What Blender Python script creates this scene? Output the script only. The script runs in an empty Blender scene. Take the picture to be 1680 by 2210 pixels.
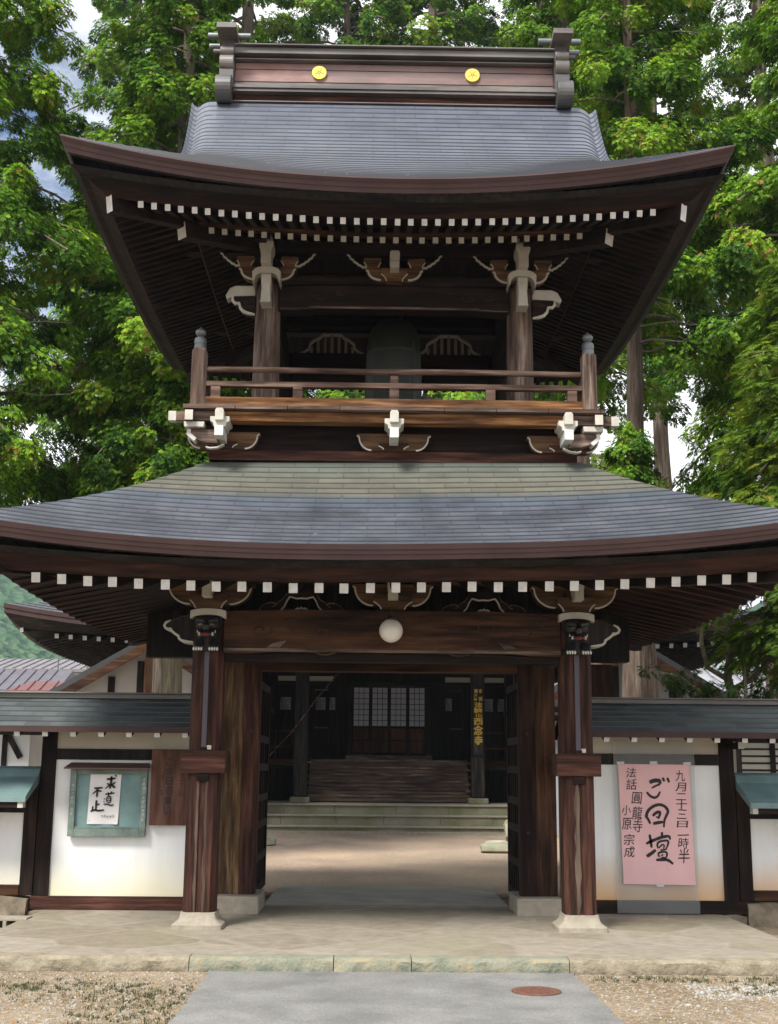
import bpy, math, random
import numpy as np
from math import sin, cos, pi, radians, atan2, sqrt, hypot
from mathutils import Matrix, Vector

# ---------------------------------------------------------------- camera, light, exposure
S = bpy.context.scene
COL = S.collection
PITCH, YAW, ROLL = 0.2007, 0.01423, 0.0092
cam_d = bpy.data.cameras.new('camera')
cam = bpy.data.objects.new('camera', cam_d); COL.objects.link(cam)
cam_d.sensor_fit = 'VERTICAL'; cam_d.sensor_height = 24.0
cam_d.lens = 2686 / 2210 * 24.0
cam_d.clip_start = 0.1; cam_d.clip_end = 5000
cam.matrix_world = (Matrix.Translation((-0.19, 0, 1.4)) @ Matrix.Rotation(-YAW, 4, 'Z')
                    @ Matrix.Rotation(pi / 2 + PITCH, 4, 'X') @ Matrix.Rotation(ROLL, 4, 'Z'))
S.camera = cam
SUN_EL, SUN_AZ = radians(50), radians(212)      # azimuth clockwise from +Y: behind the viewer, to the left
W = bpy.data.worlds.new('World'); S.world = W; W.use_nodes = True
nt = W.node_tree; nt.nodes.clear()
wo = nt.nodes.new('ShaderNodeOutputWorld'); bg = nt.nodes.new('ShaderNodeBackground')
sky = nt.nodes.new('ShaderNodeTexSky'); sky.sky_type = 'NISHITA'; sky.sun_disc = False
sky.sun_elevation = SUN_EL; sky.sun_rotation = SUN_AZ
sky.air_density = 1.0; sky.dust_density = 0.6; sky.ozone_density = 1.5
tc = nt.nodes.new('ShaderNodeTexCoord')
mp = nt.nodes.new('ShaderNodeMapping'); mp.inputs['Scale'].default_value = (1.0, 1.0, 2.2); mp.inputs['Location'].default_value = (0.35, 0.2, 0.1)
cn = nt.nodes.new('ShaderNodeTexNoise'); cn.inputs['Scale'].default_value = 2.6; cn.inputs['Detail'].default_value = 7; cn.inputs['Roughness'].default_value = 0.58
cr = nt.nodes.new('ShaderNodeValToRGB'); cr.color_ramp.elements[0].position = 0.34; cr.color_ramp.elements[1].position = 0.53
mx = nt.nodes.new('ShaderNodeMixRGB'); mx.inputs[2].default_value = (13.0, 13.0, 13.2, 1)
nt.links.new(tc.outputs['Generated'], mp.inputs['Vector']); nt.links.new(mp.outputs[0], cn.inputs['Vector'])
nt.links.new(cn.outputs['Fac'], cr.inputs[0]); nt.links.new(cr.outputs[0], mx.inputs[0])
nt.links.new(sky.outputs[0], mx.inputs[1]); nt.links.new(mx.outputs[0], bg.inputs[0])
bg.inputs[1].default_value = 0.085
nt.links.new(bg.outputs[0], wo.inputs[0])
sun_d = bpy.data.lights.new('sun', 'SUN'); sun = bpy.data.objects.new('sun', sun_d); COL.objects.link(sun)
sun_d.energy = 4.2; sun_d.angle = radians(18); sun_d.color = (1.0, 0.955, 0.88)
_d = Vector((sin(SUN_AZ) * cos(SUN_EL), cos(SUN_AZ) * cos(SUN_EL), sin(SUN_EL)))
sun.rotation_euler = _d.to_track_quat('Z', 'Y').to_euler()
sun.location = (-6, -8, 15)
S.view_settings.view_transform = 'Standard'; S.view_settings.look = 'None'
S.view_settings.gamma = 1.0; S.view_settings.exposure = 0.72; S.view_settings.use_curve_mapping = False
try:
    S.cycles.max_bounces = 6; S.cycles.transparent_max_bounces = 6; S.cycles.diffuse_bounces = 4
except Exception: pass
rng = random.Random(7)

# ---------------------------------------------------------------- helpers
class M:
    """collects shapes, then links them as ONE mesh object"""
    def __init__(s): s.v = []; s.f = []; s.m = []; s.mats = []; s.uv = {}
    def mi(s, mat):
        if mat not in s.mats: s.mats.append(mat)
        return s.mats.index(mat)
    def face(s, pts, mat, uv=None):
        k = len(s.v); s.v += [tuple(p) for p in pts]; s.f.append(tuple(range(k, k + len(pts)))); s.m.append(s.mi(mat))
        if uv: s.uv[len(s.f) - 1] = uv
    def poly(s, vs, fs, mat):
        k = len(s.v); s.v += [tuple(p) for p in vs]; i = s.mi(mat)
        for f in fs: s.f.append(tuple(k + j for j in f)); s.m.append(i)
    def box(s, x0, x1, y0, y1, z0, z1, mat, front=None):
        vs = [(x0,y0,z0),(x1,y0,z0),(x1,y1,z0),(x0,y1,z0),(x0,y0,z1),(x1,y0,z1),(x1,y1,z1),(x0,y1,z1)]
        s.poly(vs, [(3,2,1,0),(4,5,6,7),(1,2,6,5),(2,3,7,6),(3,0,4,7)], mat)
        s.poly(vs, [(0,1,5,4)], front or mat)
    def beam(s, a, b, w, h, mat, end=None, up=(0,0,1), w2=None, h2=None):
        """straight bar from a to b (axis through its middle), w sideways, h up"""
        a = Vector(a); b = Vector(b); d = (b - a).normalized(); up = Vector(up)
        sd = d.cross(up).normalized(); u = sd.cross(d).normalized()
        w2 = w if w2 is None else w2; h2 = h if h2 is None else h2
        q = lambda c, ww, hh: [c - sd*ww/2 - u*hh/2, c + sd*ww/2 - u*hh/2, c + sd*ww/2 + u*hh/2, c - sd*ww/2 + u*hh/2]
        vs = q(a, w, h) + q(b, w2, h2)
        s.poly(vs, [(0,1,5,4),(1,2,6,5),(2,3,7,6),(3,0,4,7)], mat)
        s.poly(vs, [(0,3,2,1)], end or mat); s.poly(vs, [(4,5,6,7)], mat)
    def tube(s, pts, rad, mat, n=8, caps=True):
        pts = [Vector(p) for p in pts]
        rad = rad if isinstance(rad, (list, tuple)) else [rad] * len(pts)
        vs = []; fs = []; pd = None
        for i, p in enumerate(pts):
            d = (pts[min(i + 1, len(pts) - 1)] - pts[max(i - 1, 0)]).normalized()
            if pd is None:
                sd = d.cross(Vector((0,0,1)) if abs(d.z) < .9 else Vector((0,1,0))).normalized()
            else:
                sd = (sd - d * sd.dot(d)).normalized()
            pd = d; u = sd.cross(d)
            for k in range(n):
                t = 2*pi*k/n; vs.append(p + (sd*cos(t) + u*sin(t)) * rad[i])
        for i in range(len(pts) - 1):
            for k in range(n):
                a = i*n + k; b = i*n + (k+1) % n; fs.append((a, a+n, b+n, b))
        if caps: fs.append(tuple(range(n))); fs.append(tuple(range((len(pts)-1)*n, len(pts)*n))[::-1])
        s.poly(vs, fs, mat)
    def lathe(s, prof, c, mat, n=24):
        """prof: (radius, z) from bottom to top"""
        vs = []; fs = []
        for r, z in prof:
            for k in range(n): t = 2*pi*k/n; vs.append((c[0] + r*cos(t), c[1] + r*sin(t), c[2] + z))
        for i in range(len(prof) - 1):
            for k in range(n):
                a = i*n + k; b = i*n + (k+1) % n; fs.append((a, b, b+n, a+n))
        fs.append(tuple(range(n))[::-1]); fs.append(tuple(range((len(prof)-1)*n, len(prof)*n)))
        s.poly(vs, fs, mat)
    def prism(s, pts, y0, y1, mat, edge=None, white=()):
        """outline in x,z (counter-clockwise seen from the front, -Y), pushed from y0 back to y1; edges in 'white' take material edge"""
        n = len(pts)
        s.face([(x, y0, z) for x, z in pts], mat); s.face([(x, y1, z) for x, z in pts][::-1], mat)
        for i in range(n):
            a = pts[i]; b = pts[(i+1) % n]
            s.face([(a[0], y0, a[1]), (a[0], y1, a[1]), (b[0], y1, b[1]), (b[0], y0, b[1])], edge if (edge and i in white) else mat)
    def ribbon(s, pts, y0, y1, w, mat):
        """a flat band along a polyline in x,z with its face at y0 and thickness to y1; w one width or a list"""
        n = len(pts); w = w if isinstance(w, (list, tuple)) else [w]*n
        L = []; R = []
        for i, (x, z) in enumerate(pts):
            a = pts[max(i-1, 0)]; b = pts[min(i+1, n-1)]
            dx, dz = b[0]-a[0], b[1]-a[1]; l = hypot(dx, dz) or 1
            L.append((x - dz/l*w[i]/2, z + dx/l*w[i]/2)); R.append((x + dz/l*w[i]/2, z - dx/l*w[i]/2))
        for i in range(n-1):
            q = [R[i], R[i+1], L[i+1], L[i]]
            s.face([(x, y0, z) for x, z in q], mat)
            for a, b in ((R[i], R[i+1]), (L[i+1], L[i])):
                s.face([(a[0], y0, a[1]), (a[0], y1, a[1]), (b[0], y1, b[1]), (b[0], y0, b[1])], mat)
        for a, b in ((L[0], R[0]), (R[-1], L[-1])):
            s.face([(a[0], y0, a[1]), (a[0], y1, a[1]), (b[0], y1, b[1]), (b[0], y0, b[1])], mat)
    def build(s, name, parent=None, bevel=0, smooth=False, loc=None, label=None, kind=None):
        me = bpy.data.meshes.new(name); o = bpy.data.objects.new(name, me)
        base = Vector((0,0,0))
        if parent is not None: base = parent.get('base') and Vector(parent['base']) or Vector((0,0,0))
        elif loc is not None: base = Vector(loc)
        v = np.array(s.v, dtype=np.float64) - np.array(base)
        me.from_pydata([tuple(p) for p in v], [], s.f)
        for m in s.mats: me.materials.append(m)
        me.polygons.foreach_set('material_index', s.m)
        if s.uv:
            ul = me.uv_layers.new(name='UVMap')
            for fi, uv in s.uv.items():
                p = me.polygons[fi]
                for k, li in enumerate(p.loop_indices): ul.data[li].uv = uv[k]
        if smooth:
            me.polygons.foreach_set('use_smooth', [True]*len(me.polygons))
            import bmesh
            bm = bmesh.new(); bm.from_mesh(me); bmesh.ops.remove_doubles(bm, verts=bm.verts, dist=1e-5); bm.to_mesh(me); bm.free()
            try: me.set_sharp_from_angle(angle=radians(40))
            except Exception: pass
        me.update()
        COL.objects.link(o)
        if parent is not None: o.parent = parent
        else: o.location = base
        if bevel:
            md = o.modifiers.new('bevel', 'BEVEL'); md.width = bevel; md.segments = 2; md.limit_method = 'ANGLE'; md.angle_limit = radians(40)
            import bmesh
            bm = bmesh.new(); bm.from_mesh(me); bmesh.ops.remove_doubles(bm, verts=bm.verts, dist=1e-5); bm.to_mesh(me); bm.free()
        if parent is not None: o['base'] = tuple(base)
        if label: o['label'] = label
        if kind: o['kind'] = kind
        return o

def tag(o, label, cat, group=None, kind=None):
    o['label'] = label; o['category'] = cat
    if group: o['group'] = group
    if kind: o['kind'] = kind
    return o
def thing(name, loc, label, cat, group=None):
    o = bpy.data.objects.new(name, None); COL.objects.link(o); o.location = loc; o['base'] = tuple(loc)
    o.empty_display_size = 0.1
    return tag(o, label, cat, group)
def structure(o): o['kind'] = 'structure'; return o
def arrays_mesh(name, v, f, mats, tint=None):
    me = bpy.data.meshes.new(name); v = np.asarray(v, dtype=np.float32); f = np.asarray(f, dtype=np.int32)
    k = f.shape[1]
    me.vertices.add(len(v)); me.vertices.foreach_set('co', v.ravel())
    me.loops.add(f.size); me.loops.foreach_set('vertex_index', f.ravel())
    me.polygons.add(len(f)); me.polygons.foreach_set('loop_start', np.arange(0, f.size, k, dtype=np.int32))
    me.polygons.foreach_set('loop_total', np.full(len(f), k, dtype=np.int32))
    if tint is not None:
        at = me.attributes.new('tint', 'FLOAT', 'POINT'); at.data.foreach_set('value', np.asarray(tint, dtype=np.float32))
    for m in mats: me.materials.append(m)
    me.update(calc_edges=True); me.validate()
    return me

# ---------------------------------------------------------------- materials
def newmat(name):
    m = bpy.data.materials.new(name); m.use_nodes = True; t = m.node_tree; t.nodes.clear()
    o = t.nodes.new('ShaderNodeOutputMaterial'); b = t.nodes.new('ShaderNodeBsdfPrincipled'); t.links.new(b.outputs[0], o.inputs[0])
    return m, t, b
def N(t, ty, **kw):
    n = t.nodes.new(ty)
    for k, v in kw.items():
        if k in n.inputs: n.inputs[k].default_value = v
        else: setattr(n, k, v)
    return n
def ramp(t, stops):
    r = t.nodes.new('ShaderNodeValToRGB'); e = r.color_ramp.elements
    while len(e) < len(stops): e.new(0.5)
    for i, (p, c) in enumerate(stops):
        e[i].position = p; e[i].color = (*c, 1) if len(c) == 3 else c
    return r
def coords(t, scale=(1,1,1), rand=True, kind='Object'):
    c = t.nodes.new('ShaderNodeTexCoord'); m = t.nodes.new('ShaderNodeMapping'); m.inputs['Scale'].default_value = scale
    if rand:
        oi = t.nodes.new('ShaderNodeObjectInfo'); ml = N(t, 'ShaderNodeMath', operation='MULTIPLY'); ml.inputs[1].default_value = 37.0
        ad = t.nodes.new('ShaderNodeVectorMath'); ad.operation = 'ADD'
        t.links.new(oi.outputs['Random'], ml.inputs[0]); t.links.new(c.outputs[kind], ad.inputs[0]); t.links.new(ml.outputs[0], ad.inputs[1])
        t.links.new(ad.outputs[0], m.inputs[0])
    else: t.links.new(c.outputs[kind], m.inputs[0])
    return m
def bumpto(t, b, src, strength, dist=0.01):
    bp = N(t, 'ShaderNodeBump'); bp.inputs['Strength'].default_value = strength; bp.inputs['Distance'].default_value = dist
    t.links.new(src, bp.inputs['Height']); t.links.new(bp.outputs[0], b.inputs['Normal'])
def mixc(t, fac, a, b_, mode='MIX'):
    n = t.nodes.new('ShaderNodeMixRGB'); n.blend_type = mode
    for i, x in enumerate((fac, a, b_)):
        if isinstance(x, (int, float)): n.inputs[i].default_value = x
        elif isinstance(x, tuple): n.inputs[i].default_value = (*x, 1)
        else: t.links.new(x, n.inputs[i])
    return n.outputs[0]
def wood(name, dark, mid, light, axis, rough=0.72, streak=14, big=1.6, worn=None, wornamt=0.5, spec=0.15):
    m, t, b = newmat(name)
    sc = {'X': (1.1, streak, streak), 'Y': (streak, 1.1, streak), 'Z': (streak, streak, 1.1)}[axis]
    c = coords(t, sc); n = N(t, 'ShaderNodeTexNoise', Scale=1.6, Detail=8, Roughness=0.62); t.links.new(c.outputs[0], n.inputs['Vector'])
    r = ramp(t, [(0.35, dark), (0.50, mid), (0.65, light)]); t.links.new(n.outputs['Fac'], r.inputs[0])
    sb = {'X': (.5, 2.2, 2.2), 'Y': (2.2, .5, 2.2), 'Z': (2.2, 2.2, .5)}[axis]
    c2 = coords(t, sb); n2 = N(t, 'ShaderNodeTexNoise', Scale=big, Detail=4, Roughness=0.55); t.links.new(c2.outputs[0], n2.inputs['Vector'])
    r2 = ramp(t, [(0.34, (.55,.55,.55)), (0.66, (1.25,1.22,1.2))]); t.links.new(n2.outputs['Fac'], r2.inputs[0])
    col = mixc(t, 1.0, r.outputs[0], r2.outputs[0], 'MULTIPLY')
    if worn:
        c3 = coords(t, tuple(x*.7 for x in sb)); n3 = N(t, 'ShaderNodeTexNoise', Scale=big*1.3, Detail=6, Roughness=0.6); t.links.new(c3.outputs[0], n3.inputs['Vector'])
        r3 = ramp(t, [(0.5, (0,0,0)), (0.72, (wornamt,)*3)]); t.links.new(n3.outputs['Fac'], r3.inputs[0])
        col = mixc(t, r3.outputs[0], col, worn)
    t.links.new(col, b.inputs['Base Color']); b.inputs['Roughness'].default_value = rough; b.inputs['Specular IOR Level'].default_value = spec
    bumpto(t, b, n.outputs['Fac'], 0.35, 0.006)
    return m
def plain(name, col, rough=0.6, var=0.2, scale=6, metal=0.0, bump=0.1, col2=None, spec=0.4):
    m, t, b = newmat(name)
    c = coords(t); n = N(t, 'ShaderNodeTexNoise', Scale=scale, Detail=6, Roughness=0.6); t.links.new(c.outputs[0], n.inputs['Vector'])
    c2 = col2 or tuple(x*(1-var) for x in col); hi = tuple(min(1, x*(1+var*.5)) for x in col)
    r = ramp(t, [(0.3, c2), (0.7, hi)]); t.links.new(n.outputs['Fac'], r.inputs[0])
    t.links.new(r.outputs[0], b.inputs['Base Color']); b.inputs['Roughness'].default_value = rough; b.inputs['Metallic'].default_value = metal
    b.inputs['Specular IOR Level'].default_value = spec
    if bump: bumpto(t, b, n.outputs['Fac'], bump, 0.01)
    return m
DK = ((.0045,.003,.0028), (.0115,.0068,.0055), (.028,.016,.012))
DARK = {a: wood('dark_timber_' + a, *DK, a, worn=(.042,.022,.015), wornamt=.4) for a in 'XYZ'}
BRK = ((.014,.007,.0045), (.040,.018,.010), (.095,.045,.022))
BROWN = {a: wood('brown_timber_' + a, *BRK, a, worn=(.12,.058,.026), wornamt=.5) for a in 'XYZ'}
RED = {a: wood('red_timber_' + a, (.014,.0065,.005), (.046,.0185,.013), (.105,.046,.031), a, worn=(.035,.016,.011), wornamt=.75) for a in 'XYZ'}
GREYW = {a: wood('weathered_timber_' + a, (.045,.03,.024), (.12,.085,.068), (.26,.205,.17), a, rough=.8, worn=(.09,.05,.035), wornamt=.6) for a in 'XYZ'}
RAILW = wood('weathered_rail_timber', (.04,.022,.016), (.10,.062,.046), (.24,.17,.135), 'X', rough=.75, worn=(.22,.15,.115), wornamt=.5)
ORANGE = wood('sun_bleached_timber', (.045,.020,.010), (.16,.070,.026), (.36,.19,.075), 'X', rough=.7, worn=(.10,.075,.06), wornamt=.85, big=1.1)
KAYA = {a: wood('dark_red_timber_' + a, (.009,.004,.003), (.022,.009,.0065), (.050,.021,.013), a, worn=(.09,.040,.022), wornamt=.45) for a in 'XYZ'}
BRKT = wood('bracket_timber', (.035,.019,.011), (.085,.048,.026), (.15,.09,.05), 'X', worn=(.20,.12,.065), wornamt=.4)
TINROOF = plain('brown_tin', (.13,.072,.062), .5, .15, 5)
GOLDW = wood('lit_board_timber', (.03,.017,.010), (.095,.056,.028), (.22,.14,.075), 'Z', worn=(.05,.025,.015), wornamt=.7)
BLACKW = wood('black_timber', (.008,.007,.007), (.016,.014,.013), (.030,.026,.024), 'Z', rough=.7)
WHITE = plain('white_rafter_paint', (.56,.545,.52), .6, .22, 14, bump=.05)
OLDWHITE = plain('old_white_paint', (.44,.42,.37), .65, .22, 7, bump=.06)
BLACKL = plain('black_carving_paint', (.012,.012,.013), .45, .3, 20, bump=.25)
REDL = plain('red_mouth_paint', (.13,.022,.018), .5)
STONE = plain('pale_stone', (.27,.24,.19), .85, .25, 14, bump=.3)
GRANITE = plain('mossy_granite', (.17,.16,.125), .9, .4, 5, bump=.4, col2=(.075,.085,.035))
LEAD = plain('grey_metal_cap', (.14,.15,.155), .45, .25, 9, metal=.6, bump=.05)
FASCIA = plain('brown_copper_edge', (.052,.030,.029), .65, .2, 4, bump=.04, spec=.2)
COPRED = wood('red_brown_copper', (.13,.058,.047), (.20,.095,.077), (.27,.15,.125), 'X', rough=.42, streak=3, big=.9, worn=(.15,.125,.125), wornamt=.8, spec=.5)
GREYCOP = wood('grey_brown_copper', (.075,.062,.058), (.115,.098,.092), (.16,.14,.13), 'X', rough=.4, streak=4, big=1.2, worn=(.10,.115,.095), wornamt=.7, spec=.5)
GOLD = plain('gilt', (.85,.58,.12), .35, .1, 12, metal=.55, bump=.08)
GREENCOP = plain('green_copper', (.135,.21,.20), .45, .25, 3.5, bump=.05, col2=(.075,.12,.13), spec=.5)
BRONZE = plain('green_bronze', (.018,.023,.016), .6, .3, 5, metal=.0, bump=.06)
GLOBE = plain('milk_glass', (.70,.66,.60), .25, .08, 6, bump=0, spec=.5)
CONC = plain('concrete_block_grey', (.27,.245,.19), .9, .25, 18, bump=.3)
INK = plain('black_ink', (.012,.012,.014), .6, .1)
YELLOW = plain('yellow_paint', (.62,.40,.06), .55, .2, 12)
PAPER = plain('white_paper', (.68,.66,.66), .7, .05, 8, bump=.03)
PINK = plain('pink_paper', (.74,.45,.455), .7, .10, 3.5, bump=.5)
RUST = plain('rusty_iron', (.135,.060,.042), .7, .35, 25, bump=.3)
SHOJI = plain('shoji_paper', (.47,.48,.53), .8, .1, 4, bump=0)
CHALK = plain('flaked_white_letters', (.45,.50,.47), .8, .3, 20)
TEAL = plain('turquoise_board', (.19,.29,.285), .6, .2, 4, col2=(.11,.20,.205), bump=.05)
TEALF = plain('faded_turquoise_frame', (.16,.21,.185), .7, .35, 9, col2=(.085,.115,.10), bump=.15)
PIPE = plain('grey_plastic_strip', (.060,.050,.065), .5, .1)
PURPLE = plain('purple_grey_tile', (.105,.098,.12), .5, .2, 3)
REDROOF = plain('red_tin_roof', (.15,.062,.058), .5, .12, 4)
PALEWALL = plain('pale_house_wall', (.62,.62,.60), .85, .1, 3)
def plaster_mat(name, stain, amt, h, flecks=.05):
    """white lime plaster with a rising damp stain of its own above the sill"""
    m, t, b = newmat(name)
    g = t.nodes.new('ShaderNodeNewGeometry'); sx = t.nodes.new('ShaderNodeSeparateXYZ'); t.links.new(g.outputs['Position'], sx.inputs[0])
    n = N(t, 'ShaderNodeTexNoise', Scale=1.7, Detail=4); t.links.new(g.outputs['Position'], n.inputs['Vector'])
    a = N(t, 'ShaderNodeMath', operation='MULTIPLY_ADD'); t.links.new(n.outputs['Fac'], a.inputs[0]); a.inputs[1].default_value = -.38; t.links.new(sx.outputs['Z'], a.inputs[2])
    r = ramp(t, [(0.0, (amt,)*3), (h*.45, (amt*.55,)*3), (h, (0,0,0))]); t.links.new(a.outputs[0], r.inputs[0])
    n2 = N(t, 'ShaderNodeTexNoise', Scale=3, Detail=5); t.links.new(g.outputs['Position'], n2.inputs['Vector'])
    r2 = ramp(t, [(.3, (.70,.71,.71)), (.7, (.76,.765,.76))]); t.links.new(n2.outputs['Fac'], r2.inputs[0])
    mp2 = N(t, 'ShaderNodeMapping'); mp2.inputs['Scale'].default_value = (9, 9, .7); t.links.new(g.outputs['Position'], mp2.inputs[0])
    n5 = N(t, 'ShaderNodeTexNoise', Scale=1.0, Detail=6, Roughness=.6); t.links.new(mp2.outputs[0], n5.inputs['Vector'])
    r5 = ramp(t, [(.35, (.94,.943,.943)), (.62, (1.02,1.02,1.02))]); t.links.new(n5.outputs['Fac'], r5.inputs[0])
    n6 = N(t, 'ShaderNodeTexNoise', Scale=13, Detail=5, Roughness=.7); t.links.new(g.outputs['Position'], n6.inputs['Vector'])
    r6 = ramp(t, [(.66, (1,1,1)), (.74, (.80,.77,.72))]); t.links.new(n6.outputs['Fac'], r6.inputs[0])
    base_ = mixc(t, 1.0, mixc(t, 1.0, r2.outputs[0], r5.outputs[0], 'MULTIPLY'), r6.outputs[0], 'MULTIPLY')
    t.links.new(mixc(t, r.outputs[0], base_, stain), b.inputs['Base Color']); b.inputs['Roughness'].default_value = .9
    bumpto(t, b, n2.outputs['Fac'], .08)
    return m
PLASTER_L = plaster_mat('white_plaster_pale_damp', (.62,.57,.40), .9, .36)
PLASTER_R = plaster_mat('white_plaster_rusty_damp', (.62,.36,.15), 1.0, .42)
CREAM = plain('cream_plaster', (.50,.46,.38), .9, .12, 3)
def shingle_mat(name, base, var, patina=None, rough=.42, w=4.4, v0=0, v1=1, line=.55):
    """metal shingles: u across, v counted in courses"""
    m, t, b = newmat(name)
    uv = t.nodes.new('ShaderNodeUVMap')
    bk = N(t, 'ShaderNodeTexBrick', Scale=1.0); bk.offset = .5
    bk.inputs['Brick Width'].default_value = w; bk.inputs['Row Height'].default_value = 1.0; bk.inputs['Mortar Size'].default_value = .04
    bk.inputs['Mortar Smooth'].default_value = .1
    bk.inputs['Color1'].default_value = (*[x*(1-var) for x in base], 1); bk.inputs['Color2'].default_value = (*[x*(1+var) for x in base], 1)
    bk.inputs['Mortar'].default_value = (*[x*.50 for x in base], 1)
    t.links.new(uv.outputs[0], bk.inputs['Vector'])
    c = coords(t, rand=False); n = N(t, 'ShaderNodeTexNoise', Scale=2.2, Detail=7, Roughness=.65); t.links.new(c.outputs[0], n.inputs['Vector'])
    r = ramp(t, [(.3, (.72,.74,.76)), (.7, (1.2,1.2,1.18))]); t.links.new(n.outputs['Fac'], r.inputs[0])
    col = mixc(t, 1.0, bk.outputs['Color'], r.outputs[0], 'MULTIPLY')
    if patina:
        sx = t.nodes.new('ShaderNodeSeparateXYZ'); t.links.new(uv.outputs[0], sx.inputs[0])
        n2 = N(t, 'ShaderNodeTexNoise', Scale=3.0, Detail=6, Roughness=.7); t.links.new(c.outputs[0], n2.inputs['Vector'])
        a = N(t, 'ShaderNodeMath', operation='MULTIPLY_ADD'); t.links.new(n2.outputs['Fac'], a.inputs[0]); a.inputs[1].default_value = 2.2; t.links.new(sx.outputs['Y'], a.inputs[2])
        mr = N(t, 'ShaderNodeMapRange'); mr.inputs[1].default_value = v0; mr.inputs[2].default_value = v1; t.links.new(a.outputs[0], mr.inputs[0])
        r3 = ramp(t, patina); t.links.new(mr.outputs[0], r3.inputs[0])
        sp = t.nodes.new('ShaderNodeSeparateColor'); t.links.new(r3.outputs['Color'], sp.inputs[0])
        pt = mixc(t, 1.0, r3.outputs['Color'], bk.outputs['Color'], 'MULTIPLY')
        pt2 = mixc(t, 1.0, pt, (6.5, 6.5, 6.5), 'MULTIPLY')
        col = mixc(t, r3.outputs['Alpha'], col, pt2)
        col = mixc(t, 1.0, col, r.outputs[0], 'MULTIPLY')
    sv = t.nodes.new('ShaderNodeSeparateXYZ'); t.links.new(uv.outputs[0], sv.inputs[0]); fv = N(t, 'ShaderNodeMath', operation='FRACT'); t.links.new(sv.outputs['Y'], fv.inputs[0])
    rl = ramp(t, [(0.0, (line,)*3), (.10, (line,)*3), (.17, (1,1,1))]); t.links.new(fv.outputs[0], rl.inputs[0]); col = mixc(t, 1.0, col, rl.outputs[0], 'MULTIPLY')
    n4 = N(t, 'ShaderNodeTexNoise', Scale=26, Detail=2); t.links.new(c.outputs[0], n4.inputs['Vector'])
    r4 = ramp(t, [(.72, (0,0,0)), (.76, (.45,.45,.45))]); t.links.new(n4.outputs['Fac'], r4.inputs[0])
    col = mixc(t, r4.outputs[0], col, (.24,.25,.26))
    t.links.new(col, b.inputs['Base Color']); b.inputs['Roughness'].default_value = rough; b.inputs['Specular IOR Level'].default_value = .5
    bumpto(t, b, n.outputs['Fac'], .12, .01)
    return m
SH_UP = shingle_mat('blue_grey_shingle', (.086,.097,.128), .07, rough=.40, line=.42)
SH_LO = shingle_mat('blue_grey_shingle_with_tan_patina', (.066,.072,.092), .09, rough=.45, line=.60,
    patina=[(0.0, (.12,.13,.15,0)), (.50, (.13,.15,.17,0)), (.62, (.15,.175,.175,.85)), (.72, (.25,.22,.135,1)), (.86, (.26,.235,.15,1)), (1.0, (.22,.235,.155,1))], v0=0, v1=18.5)
SH_WALL = shingle_mat('dark_blue_grey_shingle', (.072,.084,.088), .25, rough=.5, w=3.0, line=.78)
SH_HALL = shingle_mat('dark_grey_shingle', (.10,.105,.12), .12, rough=.5)
# ================================================================ setting: ground, paving
def ground_mat():
    m, t, b = newmat('gravel_ground')
    g = t.nodes.new('ShaderNodeNewGeometry')
    n1 = N(t, 'ShaderNodeTexNoise', Scale=.9, Detail=5, Roughness=.6); n2 = N(t, 'ShaderNodeTexNoise', Scale=38, Detail=4, Roughness=.7)
    v = N(t, 'ShaderNodeTexVoronoi', Scale=42); n3 = N(t, 'ShaderNodeTexNoise', Scale=3.1, Detail=6, Roughness=.7)
    for n in (n1, n2, v, n3): t.links.new(g.outputs['Position'], n.inputs['Vector'])
    r1 = ramp(t, [(.35, (.215,.16,.105)), (.65, (.32,.255,.18))]); t.links.new(n1.outputs['Fac'], r1.inputs[0])
    r2 = ramp(t, [(.3, (.55,.55,.55)), (.7, (1.3,1.3,1.3))]); t.links.new(n2.outputs['Fac'], r2.inputs[0])
    c = mixc(t, 1.0, r1.outputs[0], r2.outputs[0], 'MULTIPLY')
    rv = ramp(t, [(.80, (0,0,0)), (.86, (.6,.6,.6))]); sp = t.nodes.new('ShaderNodeSeparateColor'); t.links.new(v.outputs['Color'], sp.inputs[0]); t.links.new(sp.outputs[0], rv.inputs[0])
    c = mixc(t, rv.outputs[0], c, (.36,.33,.28))
    r3 = ramp(t, [(.53, (0,0,0)), (.66, (.8,.8,.8))]); t.links.new(n3.outputs['Fac'], r3.inputs[0])
    mm = N(t, 'ShaderNodeMath', operation='MULTIPLY'); t.links.new(r3.outputs[0], mm.inputs[0]); t.links.new(n2.outputs['Fac'], mm.inputs[1])
    c = mixc(t, mm.outputs[0], c, (.065,.075,.022))
    t.links.new(c, b.inputs['Base Color']); b.inputs['Roughness'].default_value = .95; b.inputs['Specular IOR Level'].default_value = .1
    bumpto(t, b, n2.outputs['Fac'], .8, .03)
    return m
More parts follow.
